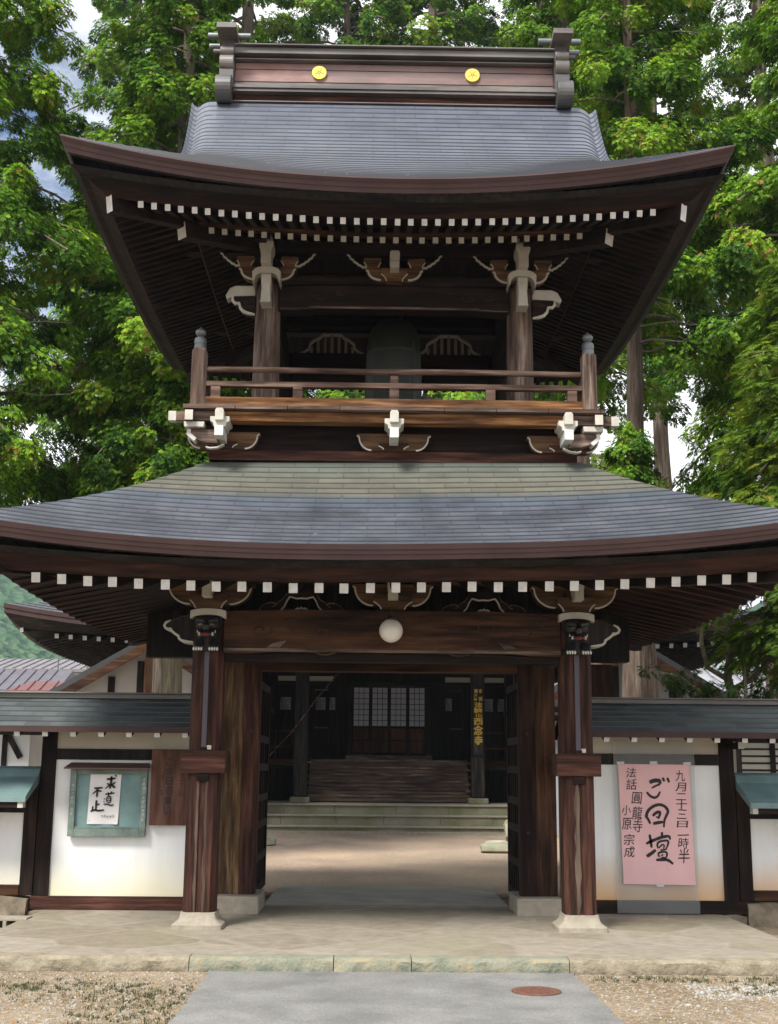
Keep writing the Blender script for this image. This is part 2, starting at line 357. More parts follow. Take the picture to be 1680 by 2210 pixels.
def court_mat():
    m, t, b = newmat('courtyard_sand')
    g = t.nodes.new('ShaderNodeNewGeometry'); mp_ = N(t, 'ShaderNodeMapping'); mp_.inputs['Scale'].default_value = (.55, .3, 1); t.links.new(g.outputs['Position'], mp_.inputs[0])
    n1 = N(t, 'ShaderNodeTexNoise', Scale=1.1, Detail=5, Roughness=.6); n2 = N(t, 'ShaderNodeTexNoise', Scale=16, Detail=5, Roughness=.75)
    t.links.new(mp_.outputs[0], n1.inputs['Vector']); t.links.new(g.outputs['Position'], n2.inputs['Vector'])
    r1 = ramp(t, [(.3, (.23,.17,.125)), (.5, (.33,.25,.185)), (.68, (.42,.31,.21))]); t.links.new(n1.outputs['Fac'], r1.inputs[0])
    r2 = ramp(t, [(.25, (.6,.6,.6)), (.7, (1.2,1.2,1.2))]); t.links.new(n2.outputs['Fac'], r2.inputs[0])
    t.links.new(mixc(t, 1.0, r1.outputs[0], r2.outputs[0], 'MULTIPLY'), b.inputs['Base Color']); b.inputs['Roughness'].default_value = .95
    bumpto(t, b, n2.outputs['Fac'], .6, .03)
    return m
def asphalt_mat():
    m, t, b = newmat('worn_grey_asphalt')
    g = t.nodes.new('ShaderNodeNewGeometry')
    n1 = N(t, 'ShaderNodeTexNoise', Scale=1.3, Detail=4, Roughness=.6); n2 = N(t, 'ShaderNodeTexNoise', Scale=75, Detail=5, Roughness=.8); n3 = N(t, 'ShaderNodeTexVoronoi', Scale=120)
    for n in (n1, n2, n3): t.links.new(g.outputs['Position'], n.inputs['Vector'])
    r1 = ramp(t, [(.3, (.14,.139,.134)), (.7, (.212,.210,.200))]); t.links.new(n1.outputs['Fac'], r1.inputs[0])
    r2 = ramp(t, [(.34, (.66,.66,.66)), (.66, (1.32,1.32,1.32))]); t.links.new(n2.outputs['Fac'], r2.inputs[0])
    c = mixc(t, 1.0, r1.outputs[0], r2.outputs[0], 'MULTIPLY')
    n4 = N(t, 'ShaderNodeTexNoise', Scale=2.4, Detail=7, Roughness=.62); t.links.new(g.outputs['Position'], n4.inputs['Vector'])
    r4 = ramp(t, [(.40, (.80,.80,.81)), (.50, (.96,.96,.96)), (.70, (1.12,1.12,1.10))]); t.links.new(n4.outputs['Fac'], r4.inputs[0]); c = mixc(t, 1.0, c, r4.outputs[0], 'MULTIPLY')
    t.links.new(c, b.inputs['Base Color']); b.inputs['Roughness'].default_value = .8
    bumpto(t, b, n2.outputs['Fac'], .5, .01)
    return m
def flag_mat():
    """crazy paving: diamond slabs with pale joints and moss"""
    m, t, b = newmat('flagstone_paving')
    g = t.nodes.new('ShaderNodeNewGeometry'); mp_ = N(t, 'ShaderNodeMapping'); mp_.inputs['Rotation'].default_value = (0, 0, radians(42)); mp_.inputs['Scale'].default_value = (1.35, 1.5, 0.01)
    t.links.new(g.outputs['Position'], mp_.inputs[0])
    v = N(t, 'ShaderNodeTexVoronoi', Scale=1.0); v.inputs['Randomness'].default_value = .55
    ve = N(t, 'ShaderNodeTexVoronoi', Scale=1.0, feature='DISTANCE_TO_EDGE'); ve.inputs['Randomness'].default_value = .55
    t.links.new(mp_.outputs[0], v.inputs['Vector']); t.links.new(mp_.outputs[0], ve.inputs['Vector'])
    sp = t.nodes.new('ShaderNodeSeparateColor'); t.links.new(v.outputs['Color'], sp.inputs[0])
    r = ramp(t, [(0, (.19,.16,.115)), (.35, (.225,.195,.15)), (.7, (.255,.225,.18)), (1, (.205,.178,.132))]); t.links.new(sp.outputs[0], r.inputs[0])
    n = N(t, 'ShaderNodeTexNoise', Scale=9, Detail=9, Roughness=.75); t.links.new(g.outputs['Position'], n.inputs['Vector'])
    r2 = ramp(t, [(.32, (.70,.69,.67)), (.68, (1.2,1.2,1.2))]); t.links.new(n.outputs['Fac'], r2.inputs[0])
    c = mixc(t, 1.0, r.outputs[0], r2.outputs[0], 'MULTIPLY')
    re = ramp(t, [(0.0, (.45,.45,.45)), (.022, (.35,.35,.35)), (.034, (0,0,0))]); t.links.new(ve.outputs[0], re.inputs[0])
    c = mixc(t, re.outputs[0], c, (.29,.265,.215))
    n3 = N(t, 'ShaderNodeTexNoise', Scale=.8, Detail=5, Roughness=.6); t.links.new(g.outputs['Position'], n3.inputs['Vector'])
    r3 = ramp(t, [(.52, (0,0,0)), (.72, (.55,.55,.55))]); t.links.new(n3.outputs['Fac'], r3.inputs[0])
    c = mixc(t, r3.outputs[0], c, (.20,.20,.115))
    t.links.new(c, b.inputs['Base Color']); b.inputs['Roughness'].default_value = .82
    bumpto(t, b, n.outputs['Fac'], .25, .01)
    return m
def kerb_mat(name, c1, c2, c3):
    m, t, b = newmat(name); g = t.nodes.new('ShaderNodeNewGeometry')
    n = N(t, 'ShaderNodeTexNoise', Scale=7, Detail=8, Roughness=.72); n2 = N(t, 'ShaderNodeTexNoise', Scale=30, Detail=4); t.links.new(g.outputs['Position'], n.inputs['Vector']); t.links.new(g.outputs['Position'], n2.inputs['Vector'])
    r = ramp(t, [(.3, c1), (.5, c2), (.7, c3)]); t.links.new(n.outputs['Fac'], r.inputs[0])
    t.links.new(r.outputs[0], b.inputs['Base Color']); b.inputs['Roughness'].default_value = .9; bumpto(t, b, n2.outputs['Fac'], .7, .02)
    return m
GROUND = ground_mat(); COURT = court_mat(); ASPH = asphalt_mat(); FLAG = flag_mat()
KERB = kerb_mat('rough_tan_stone_edge', (.12,.10,.065), (.215,.185,.13), (.29,.26,.20))
KERBG = kerb_mat('rough_green_stone_edge', (.105,.135,.10), (.185,.19,.14), (.27,.215,.135))
THRESH = plain('grey_threshold_stone', (.46,.44,.40), .85, .3, 3, bump=.2)

def bumpy_sheet(x0, x1, y0, y1, nx, ny, z, amp, seed):
    r = np.random.default_rng(seed); v = []; f = []
    zz = r.normal(0, amp, (ny+1, nx+1)); zz[0] = zz[-1] = 0; zz[:, 0] = zz[:, -1] = 0
    for j in range(ny+1):
        for i in range(nx+1): v.append((x0 + (x1-x0)*i/nx, y0 + (y1-y0)*j/ny, z + zz[j, i]))
    for j in range(ny):
        for i in range(nx): a = j*(nx+1) + i; f.append((a, a+1, a+nx+2, a+nx+1))
    return v, f
m = M(); v = [(-900,-60,-.012), (900,-60,-.012), (900,900,-.012), (-900,900,-.012)]
m.poly(v, [(0,1,2,3)], GROUND); structure(m.build('ground'))
m = M(); m.poly([(-14,14.55,-.006), (14,14.55,-.006), (14,60,-.006), (-14,60,-.006)], [(0,1,2,3)], COURT); structure(m.build('courtyard'))
m = M(); rp = random.Random(11); n = 60      # the asphalt strip, its edges crumbled
L_ = [(-1.27 + rp.uniform(-.014, .014), 3+6.1*i/n, -.004) for i in range(n+1)]; R_ = [(1.25 + rp.uniform(-.014, .014), 3+6.1*i/n, -.004) for i in range(n+1)]
for i in range(n): m.face([L_[i], R_[i], R_[i+1], L_[i+1]], ASPH)
structure(m.build('path'))
# paved platform under the gate with a rough stone front edge
PZ = .085
m = M()
m.poly([(-3.13,9.24,PZ), (3.07,9.24,PZ), (3.07,12.3,PZ), (-3.13,12.3,PZ)], [(0,1,2,3)], FLAG)
m.poly([(-3.13,9.24,-.02), (-3.13,12.3,-.02), (-3.13,12.3,PZ), (-3.13,9.24,PZ)], [(0,1,2,3)], KERB)
m.poly([(3.07,9.24,-.02), (3.07,12.3,-.02), (3.07,12.3,PZ), (3.07,9.24,PZ)], [(3,2,1,0)], KERB)
structure(m.build('pavement'))
r_ = random.Random(4)
def rough_block(x0, x1, y0, y1, z0, z1, mat, n=12, a=.012):
    """a stone bar with a hand-cut wavering face"""
    mm = M(); prof = [(y0+.012, z0), (y0, z0+.02), (y0+.002, z1-.022), (y0+.016, z1-.004), (y0+.05, z1), (y1, z1)]
    vs = []; fs = []
    for i in range(n+1):
        x = x0 + (x1-x0)*i/n
        for k, (y, z) in enumerate(prof):
            j = a if 0 < k < 4 else a*.3 if k == 4 else 0
            vs.append((x, y + r_.uniform(-j, j), z + (r_.uniform(-j, j)*.5 if k > 1 else 0)))
    p = len(prof)
    for i in range(n):
        for k in range(p-1): q = i*p+k; fs.append((q, q+p, q+p+1, q+1))
    fs.append(tuple(range(p))[::-1]); fs.append(tuple(range(n*p, n*p+p)))
    mm.poly(vs, fs, mat); return mm
kl = (('tan rough kerb stone at the left half of the platform front', -3.14, -1.42, KERB), ('greenish rough kerb stone left of the path centre', -1.414, -.42, KERBG),
      ('short mossy kerb stone in the middle above the path', -.414, .12, KERBG), ('greenish tan kerb stone ending at the path edge', .126, 1.22, KERBG), ('tan rough kerb stone at the right half of the platform front', 1.226, 3.08, KERB))
for lab, a, b_, mt in kl:
    tag(rough_block(a, b_, 9.08, 9.24, -.03, PZ, mt, int((b_-a)*14)+2).build('kerb_stone', loc=((a+b_)/2, 9.16, 0), smooth=True), lab, 'kerb stone', 'kerb stones along the platform front')
m = M(); m.box(-1.18, 1.18, 12.3, 14.5, -.02, PZ-.012, THRESH); structure(m.build('threshold_floor'))
m = M(); m.box(-1.18, 1.18, 12.303, 12.37, PZ-.01, PZ+.004, KERB); structure(m.build('threshold_edge'))
# loose pebbles on the ground beside the path
def pebbles(name, n, x0, x1, y0, y1, s0, s1, seed, mats):
    rg = np.random.default_rng(seed); V = []; F = []; MI = []
    ico = [(0,0,1),(.894,0,.447),(.276,.851,.447),(-.724,.526,.447),(-.724,-.526,.447),(.276,-.851,.447),(.724,.526,-.447),(-.276,.851,-.447),(-.894,0,-.447),(-.276,-.851,-.447),(.724,-.526,-.447),(0,0,-1)]
    fc = [(0,1,2),(0,2,3),(0,3,4),(0,4,5),(0,5,1),(1,6,2),(2,7,3),(3,8,4),(4,9,5),(5,10,1),(6,7,2),(7,8,3),(8,9,4),(9,10,5),(10,6,1)]
    for i in range(n):
        x = rg.uniform(x0, x1); y = rg.uniform(y0, y1)
        if -1.30 < x < 1.28: continue
        s = rg.uniform(s0, s1)*(1 + (rg.random() > .96)*1.0); sc = s*np.array([rg.uniform(.7,1.3), rg.uniform(.7,1.3), rg.uniform(.4,.8)]); k = len(V)
        for p in ico: V.append((x + p[0]*sc[0]*rg.uniform(.8,1.15), y + p[1]*sc[1]*rg.uniform(.8,1.15), -.012 + sc[2]*.3 + p[2]*sc[2]))
        c = int(rg.choice(len(mats), p=[.5,.3,.15,.05]))
        for f in fc: F.append([k+j for j in f]); MI.append(c)
    me = arrays_mesh(name, V, F, mats); me.polygons.foreach_set('material_index', np.array(MI, dtype=np.int32))
    o = bpy.data.objects.new(name, me); COL.objects.link(o); return o
PEB = [plain('tan_pebble', (.24,.19,.13), .8, .3, 30), plain('grey_pebble', (.24,.225,.20), .8, .3, 30), plain('white_pebble', (.30,.285,.26), .7, .15, 30), plain('ochre_pebble', (.26,.15,.05), .8, .3, 30)]
o = pebbles('gravel', 9000, -3.6, 3.6, 6.9, 9.05, .004, .011, 3, PEB); tag(o, 'loose tan and white gravel on the ground either side of the asphalt path', 'gravel', kind='stuff')
o = pebbles('white_gravel', 1000, 1.9, 3.6, 8.15, 8.66, .006, .014, 5, [PEB[2], PEB[1], PEB[2], PEB[0]]); tag(o, 'strip of pale gravel lying right of the asphalt path', 'gravel', kind='stuff')
# weeds and moss tufts
def tufts(n, boxes, seed):
    rg = np.random.default_rng(seed); V = []; F = []
    for i in range(n):
        x0, x1, y0, y1 = boxes[i % len(boxes)]; cx, cy = rg.uniform(x0, x1), rg.uniform(y0, y1)
        if abs(cx) < 1.29: continue
        for j in range(rg.integers(4, 9)):
            a = rg.uniform(0, 6.28); l = rg.uniform(.005, .016); dx, dy = cos(a), sin(a); x = cx + rg.normal(0, .012); y = cy + rg.normal(0, .012); k = len(V)
            V += [(x - dy*.003, y + dx*.003, -.012), (x + dy*.003, y - dx*.003, -.012), (x + dx*l*.8, y + dy*l*.8, l*.6)]; F.append((k, k+1, k+2))
    return V, F
GRASSM = plain('moss_green', (.05,.06,.018), .8, .4, 8)
V, F = tufts(1500, [(-3.4,-1.3,7.9,8.75), (-1.9,-1.29,7.2,8.4), (-3.2,-1.6,8.2,8.6), (1.35,3.4,8.75,9.0), (2.2,3.4,8.3,8.8), (3.08,3.7,9.3,11), (-3.8,-3.15,9.6,11.2)], 8)
o = bpy.data.objects.new('moss', arrays_mesh('moss', V, F, [GRASSM])); COL.objects.link(o); tag(o, 'patchy moss and weeds growing in the gravel', 'moss', kind='stuff')
# manhole cover
c = (.895, 8.35, -.004)
o = M(); o.lathe([(.158, 0), (.158, .008), (.150, .010), (.146, .008), (.0, .008)], c, RUST, 40)
for i in range(-4, 5):
    for j in range(-4, 5):
        if i*i + j*j < 17: o.box(c[0]+i*.03-.009, c[0]+i*.03+.009, c[1]+j*.03-.009, c[1]+j*.03+.009, c[2]+.008, c[2]+.0115, RUST)
tag(o.build('manhole_cover', loc=c), 'rusty round manhole cover set in the grey asphalt path', 'manhole cover')

# ================================================================ the bell gate
YC = 12.4
gate = thing('bell_gate', (0, YC, PZ), 'two-storey dark timber temple bell gate with curved shingle roofs and white rafter ends', 'temple gate')
G_ = gate
SIDES = ('front', 'back', 'left', 'right')
def side_map(side, Hw, Hd):
    """(u along the eave, d inward from it, z) -> world, for a roof centred on the gate"""
    return {'front': lambda u, d, z: (u, YC - Hd + d, z), 'back': lambda u, d, z: (-u, YC + Hd - d, z),
            'left': lambda u, d, z: (-Hw + d, YC - u, z), 'right': lambda u, d, z: (Hw - d, YC + u, z)}[side]
SIDEK = .5
def flat_side(lift): return lambda s, d: SIDEK*lift(1, d) + (1-SIDEK)*lift(s, d)
def eave_loft(mm, path, Hw, Hd, lift0, n=36, sides=SIDES, reach=1.6):
    """path of (inset, z, material) swept along the four eaves, mitred at the corners; lift(s, inset)"""
    for sd in sides:
        f = side_map(sd, Hw, Hd); L0 = Hw if sd in ('front', 'back') else Hd
        lift = lift0 if sd in ('front', 'back') else flat_side(lift0)
        for k in range(len(path)-1):
            for i in range(n):
                q = []
                for s, (d, z, _) in (((i/n*2-1), path[k]), (((i+1)/n*2-1), path[k]), (((i+1)/n*2-1), path[k+1]), ((i/n*2-1), path[k+1])):
                    q.append(f(s*(L0-d), d, z + lift(s, d)))
                mm.face(q[::-1], path[k+1][2])
def courses(mm, f, half, prof, lift, ncourse, dmax, mat, nx=40, step=.009, cs=.1):
    """overlapping shingle courses from the eave (d=0) up to d=dmax; half(d) half-length, prof(d) height"""
    for i in range(ncourse):
        d0, d1 = dmax*i/ncourse, dmax*(i+1)/ncourse
        rows = [(d0, 0.0), (d0, step), (d1, 0.0 if i < ncourse-1 else 0.0)]
        for k in range(nx):
            s0, s1 = k/nx*2-1, (k+1)/nx*2-1
            P = lambda s, r: f(s*half(r[0]), r[0], prof(r[0]) + lift(s, r[0]) + r[1])
            if i: mm.face([P(s0, rows[0]), P(s1, rows[0]), P(s1, rows[1]), P(s0, rows[1])], mat,
                    [(s0*half(d0)/cs, i+.001)]*2 + [(s0*half(d0)/cs, i+.002)]*2)
            mm.face([P(s0, rows[1]), P(s1, rows[1]), P(s1, rows[2]), P(s0, rows[2])], mat,
                    [(s0*half(d0)/cs, i+.03), (s1*half(d0)/cs, i+.03), (s1*half(d1)/cs, i+1), (s0*half(d1)/cs, i+1)])

# ---------------- lower roof
LW, LD = 3.38, YC-9.18              # half sizes at the eave
LZ = 3.025
def lliftA(s, d): return .27*abs(s)**2.3 * max(0, 1-d/1.9)**1.4
LDM = 1.70
def lprof(d): t = d/LDM; return LZ + .0 + 1.055*(.73*t + .27*t*t)
m = M()
for sd in SIDES:
    L0 = LW if sd in ('front', 'back') else LD
    courses(m, side_map(sd, LW, LD), (lambda d, L0=L0: L0-d), lprof, lliftA if L0 == LW else flat_side(lliftA), 18, LDM, SH_LO)
lower_roof = m.build('lower_roof', G_)
lower_roof['label'] = 'wide lower roof of blue-grey shingles with a tan band along its top'
m = M()
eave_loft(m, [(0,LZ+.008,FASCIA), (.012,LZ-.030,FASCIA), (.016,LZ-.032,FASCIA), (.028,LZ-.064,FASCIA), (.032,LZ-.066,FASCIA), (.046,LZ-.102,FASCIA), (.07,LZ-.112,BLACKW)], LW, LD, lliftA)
m.build('eave_edge', lower_roof)
def llift2(s, d): return .155*abs(s)**2.2 * max(0, 1-d/1.7)
m = M()   # kayaoi board over the rafter ends, then the boards above the rafters
ZR = 2.785   # top of the rafters at their ends (d=.32)
eave_loft(m, [(.065,LZ-.111,BLACKW), (.16,LZ-.145,BLACKW), (.20,LZ-.15,KAYA['X']), (.235,ZR+.018,KAYA['X']), (.30,ZR+.006,KAYA['X']), (.34,ZR+.010,DARK['X']), (1.62,ZR+.285,DARK['X'])], LW, LD, lambda s, d: lliftA(s, d)*.35 + llift2(s, d)*.65 if d < .25 else llift2(s, d))  # gap behind the fascia: its shade is put into the black boards
m.build('soffit', lower_roof)

for o_ in [lower_roof] + list(lower_roof.children):      # the old roof has settled a little at its left corner
    for v_ in o_.data.vertices: v_.co.z -= .018*max(0, .6-v_.co.x)
# ---------------- rafters
def rafter_mesh(name, w, h, L, slope, end=WHITE):
    mm = M(); mm.beam((0, 0, -h/2), (0, L, -h/2 + L*slope), w, h, DARK['Y'], end)
    me = bpy.data.meshes.new(name); me.from_pydata([tuple(x) for x in mm.v], [], mm.f)
    for q in mm.mats: me.materials.append(q)
    me.polygons.foreach_set('material_index', mm.m); me.update(); return me
def put_part(me, name, parent, loc):
    o = bpy.data.objects.new(name, me); COL.objects.link(o); o.parent = parent
    o.location = Vector(loc) - Vector(parent['base']); return o
rm = rafter_mesh('rafter', .067, .076, 1.30, .21)
jr = random.Random(3)
for i in range(29):
    x = -2.755 + i*.1968
    put_part(rm, 'rafter', lower_roof, (x + jr.uniform(-.006, .006), YC-LD+.31, ZR - .018*max(0, .6-x) + llift2(x/(LW-.31), .31) + jr.uniform(-.003, .003)))
stuffR = M()
for sd, L0, cnt in (('left', LD, 29), ('right', LD, 29), ('back', LW, 29)):
    f = side_map(sd, LW, LD)
    for i in range(cnt):
        u = (i-(cnt-1)/2)*(.1968 if sd == 'back' else .245); s = u/(L0-.31)
        if abs(u) > L0-.55: continue
        z = ZR + (llift2 if sd == 'back' else flat_side(llift2))(s, .31) - .04
        stuffR.beam(f(u, .31, z), f(u, 1.6, z + 1.29*.21), .075, .085, (KAYA if sd != 'back' else DARK)['X' if sd != 'back' else 'Y'], WHITE)  # side rafters in lighter wood: their lit lower edges are put into the colour
def hip_beam(Hw, Hd, d0, z0, d1, z1, w, h, sx, sy, mat=DARK['X'], end=WHITE, ext=0):
    a = (sx*(Hw-d0), YC + sy*(Hd-d0), z0); b = (sx*(Hw-d1), YC + sy*(Hd-d1), z1)
    mm = M(); mm.beam(a, b, w, h, mat, end); return mm
for sx in (-1, 1):
    for sy in (-1, 1):
        hip_beam(LW, LD, .26, ZR+.10, 1.75, ZR+.24, .12, .15, sx, sy).build('hip_rafter', lower_roof)

# ---------------- timber frame below
STREAK = wood('bleached_streak', (.05,.034,.025), (.085,.062,.047), (.12,.092,.072), 'Z')
PX = 1.565                    # front pillars
def pillar(x, y, z0, z1, w, mat, name, base_h=0):
    mm = M(); c = w*.16
    # square post with broad chamfers and a sunk middle strip on the front
    o_ = [(-w/2+c, -w/2), (-.022, -w/2), (-.022, -w/2+.012), (.022, -w/2+.012), (.022, -w/2), (w/2-c, -w/2), (w/2, -w/2+c), (w/2, w/2-c), (w/2-c, w/2), (-w/2+c, w/2), (-w/2, w/2-c), (-w/2, -w/2+c)]
    n = len(o_)
    vs = [(x+a, y+b, z0) for a, b in o_] + [(x+a, y+b, z1) for a, b in o_]
    mm.poly(vs, [(i, (i+1) % n, (i+1) % n + n, i+n) for i in range(n)] + [tuple(range(n))[::-1], tuple(range(n, 2*n))], mat)
    return mm.build(name, G_)
def stone_foot(x, y, parent):
    mm = M(); prof = [(.205, PZ-.01), (.205, PZ+.035), (.196, PZ+.044), (.172, PZ+.058), (.152, PZ+.082), (.143, PZ+.118), (.143, PZ+.128)]
    vs = []; fs = []
    for r, z in prof:
        for sx, sy in ((-1,-1),(-.82,-1.0),(.82,-1.0),(1,-1),(1,-.82),(1,.82),(1,1),(.82,1),(-.82,1),(-1,1),(-1,.82),(-1,-.82)):
            k = .955 if abs(sx) == 1 and abs(sy) == 1 else 1
            vs.append((x + sx*r*k, y + sy*r*k, z))
    for i in range(len(prof)-1):
        for k in range(12): a = i*12+k; b = i*12+(k+1) % 12; fs.append((a, b, b+12, a+12))
    fs.append(tuple(range(12*(len(prof)-1), 12*len(prof))))
    mm.poly(vs, fs, STONE); return mm.build('stone_base', parent, smooth=True)
def conduit(x, y, parent):
    mm = M(); mm.box(x-.022, x+.020, y-.150, y-.1285, 1.535, 2.34, PIPE)
    mm.box(x+.024, x+.062, y-.146, y-.1285, 1.515, 1.55, OLDWHITE)
    mm.box(x-.03, x+.028, y-.155, y-.1285, 1.50, 1.535, DARK['X'])
    mm.build('cover_strip', parent, bevel=.003)
for sx, lab in ((-1, 'left front pillar with two pale weathered streaks'), (1, 'right front pillar with one pale weathered streak')):
    p = pillar(sx*PX, 10.72, PZ+.118, 2.86, .262, RED['Z'], 'pillar')
    p['label'] = lab
    stone_foot(sx*PX, 10.72, p); conduit(sx*PX, 10.72, p)
    mm = M()
    for k in ((-.035, .035) if sx < 0 else (-.02,)):
        pts = [(sx*PX + k + r_.uniform(-.006, .006), 1.26 - j*.105) for j in range(11)]
        mm.ribbon(pts, 10.72-.1335, 10.72-.125, [.010]+[(.022 if sx < 0 else .042)*r_.uniform(.6, 1.3) for _ in range(9)]+[.012], STREAK)
    mm.build('weathered_streak', p)
    # tie beam running back to the main pillar, with a wedge below
    mm = M()
    mm.box(sx*PX-.185, sx*PX+.185, 10.72-.16, 10.72+.11, 1.322, 1.508, RED['X'])
    mm.build('collar', G_, bevel=.006)
    mm = M(); mm.box(sx*PX-.09, sx*PX+.09, 10.832, 11.81, 1.325, 1.505, BROWN['Y']); mm.build('tie_beam', G_, bevel=.005)
    mm = M(); mm.box(sx*PX-.05, sx*PX+.05, 10.72-.15, 10.72-.1, 1.258, 1.319, DARK['X']); mm.build('wedge', G_, bevel=.006)
    pr = pillar(sx*PX, YC+1.68, PZ+.118, 2.86, .262, DARK['Z'], 'pillar'); stone_foot(sx*PX, YC+1.68, pr)
    # main pillar with its side board and plinth stone
    xm = sx*1.29
    mm = M(); mm.box(xm-.075, xm+.075, 11.82, 11.97, PZ+.15, 3.2, RED['Z'] if sx < 0 else KAYA['Z']); mp_ = mm.build('main_pillar', G_, bevel=.006)
    mm = M(); mm.box(sx*1.46-.098, sx*1.46+.098, 11.835, 11.9, PZ+.15, 2.42, GOLDW if sx < 0 else BROWN['Z']); mm.build('side_board', G_, bevel=.004)  # left board is lit: that light is put into its paler timber
    mm = M(); mm.box(sx*1.365-.205, sx*1.365+.205, 11.63, 12.32, PZ-.01, PZ+.15, STONE); mm.build('plinth_stone', mp_, bevel=.012)
    for zz in (1.35, 2.25):
        mm = M(); mm.tube([(xm, 11.79, zz-.55), (xm, 11.83, zz-.55)], .014, BLACKL, 8); mm.build('bolt', mp_)
# beams
def koryo(name, x0, x1, y0, y1, z0, z1, mat, arch=.012, parent=G_, camber=.02):
    """rainbow beam: slightly arched top, recessed belly"""
    n = 24; top = []; bot = []
    for i in range(n+1):
        t = i/n; x = x0 + (x1-x0)*t; e = 4*t*(1-t)
        top.append((x, z1 - camber + camber*min(1, e*1.6)))
        k = min(1, max(0, (min(t, 1-t) - .10)/.06)); bot.append((x, z0 + arch*k*2))
    mm = M(); mm.prism(bot + top[::-1], y0, y1, mat); return mm.build(name, parent)
front_beam = koryo('front_beam', -PX+.132, PX-.132, 10.60, 10.84, 2.32, 2.695, BROWN['X'])
m = M(); m.box(-PX+.133, PX-.133, 10.585, 10.60, 2.335, 2.362, GREYW['X']); m.build('lower_moulding', front_beam)
m = M(); m.box(-1.43, 1.43, 10.66, 10.83, 2.262, 2.318, DARK['X']); m.build('lower_lintel', G_)
m = M(); m.box(-1.40, 1.40, 11.86, 12.1, 2.27, 2.45, BROWN['X']); m.build('door_head', G_, bevel=.006)
def swirl(cx, cz, r, turns, a0, sg=1, n=26, k=.85):
    return [(cx + sg*r*(1-k*i/n)*cos(a0+turns*2*pi*i/n), cz + r*.62*(1-k*i/n)*sin(a0+turns*2*pi*i/n)) for i in range(n+1)]
CARVE = wood('carved_relief_timber', (.018,.011,.008), (.042,.024,.015), (.075,.045,.026), 'X', worn=(.09,.055,.03), wornamt=.5)
m = M()
for sg in (-1, 1):
    for (cx, cz, r, tr, a0) in ((.82, 2.56, .12, 1.4, .4), (1.12, 2.52, .10, 1.2, 2.6), (.58, 2.50, .09, 1.1, 3.5), (1.28, 2.60, .06, 1.0, 1.0)):
        m.ribbon(swirl(sg*cx, cz, r, tr, a0, sg), 10.592, 10.61, [.006+.006*sin(i*.12) for i in range(27)], CARVE)
    m.ribbon([(sg*(.95-.05*i), 2.345+.045*sin(i*.62)+.01) for i in range(12)], 10.590, 10.61, [.004]+[.014]*10+[.004], CARVE)
    for k in range(4):
        m.ribbon([(sg*(.98-.018*j+.03*k), 2.36+.018*j-.006*k*j*.3) for j in range(5)], 10.588, 10.61, [.003,.012,.016,.012,.003], GREYW['X'])
m.build('carved_scrolls', front_beam)
# bracket pieces
def bell_arm(mm, cx, y0, y1, zt, zb, ht, hb, mat=BRKT, white=OLDWHITE, lip=.03, line=.013):
    """boat-shaped bracket arm; its curved undersides and lips are painted white"""
    n = 8; c = []
    for i in range(n+1):
        a = pi/2*i/n; c.append((hb + (ht-.02-hb)*sin(a) , zb + (zt-lip-zb)*(1-cos(a))))
    R = [(cx+x, z) for x, z in c] + [(cx+ht, zt-lip+.012), (cx+ht, zt)]
    L = [(2*cx-x, z) for x, z in R][::-1]
    pts = R + L; k = len(R)
    wh = set(range(0, k-1)) | set(range(k, 2*k-1))
    mm.prism(pts, y0, y1, mat)
    for q in (R[:-1], L[1:]):
        mm.ribbon(q, y0-.003, y0+.010, line, white)
def block(mm, cx, y0, y1, zt, zb, ht, hb, mat=BRKT, white=OLDWHITE, line=True):
    n = 4; zc = zt - (zt-zb)*.45
    R = [(cx+hb, zb)] + [(cx + hb + (ht-hb)*(i/n)**1.8, zb + (zc-zb)*i/n) for i in range(1, n+1)] + [(cx+ht, zt)]
    L = [(2*cx-x, z) for x, z in R][::-1]; k = len(R)
    mm.prism(R+L, y0, y1, mat)
    if line:
        for q in (R[:-1], L[1:]): mm.ribbon(q, y0-.003, y0+.004, .010, white)
def cap_plate(mm, cx, cy, z, w, d, h, sag, white=OLDWHITE, top=True):
    """white board over a post, its ends turned down; overlaps front and sides"""
    n = 10
    up = []; lo = []
    for i in range(n+1):
        t = i/n*2-1; up.append((cx + t*w/2, z + h - sag*abs(t)**3)); lo.append((cx + t*w/2*1.0, z - sag*abs(t)**3*1.6))
    mm.prism(lo + up[::-1], cy-d/2, cy+d/2, white, white, ())
# wave nose: scalloped outline going outward (sg) from the pillar
def cloud_nose(mm, x0, sg, z, w, h, y0, y1, mat, white, out=.012):
    ctrl = [(0,.86),(.18,1.0),(.42,.98),(.58,.84),(.62,.78),(.80,.74),(.94,.62),(1.0,.46),(.96,.32),(.86,.26),(.78,.27),(.74,.16),(.64,.02),(.52,-.10),(.50,-.14),(.48,-.26),(.40,-.36),(.22,-.42),(0,-.44)]
    P = [(x0 + sg*x*w, z + y*h) for x, y in ctrl]
    base = [(x0 - sg*.02, z - .44*h), (x0 - sg*.02, z + .86*h)]
    pts = P + base
    if sg > 0: pts = pts[::-1]
    mm.prism(pts, y0, y1, mat, white, ())
    k = len(P)
    mm.ribbon(P[5:] , y0-.012, y1+.002, [.010]+[.020]*(k-7)+[.012], white)
    mm.ribbon(P[:6], y0-.006, y1, .009, BROWN['X'])
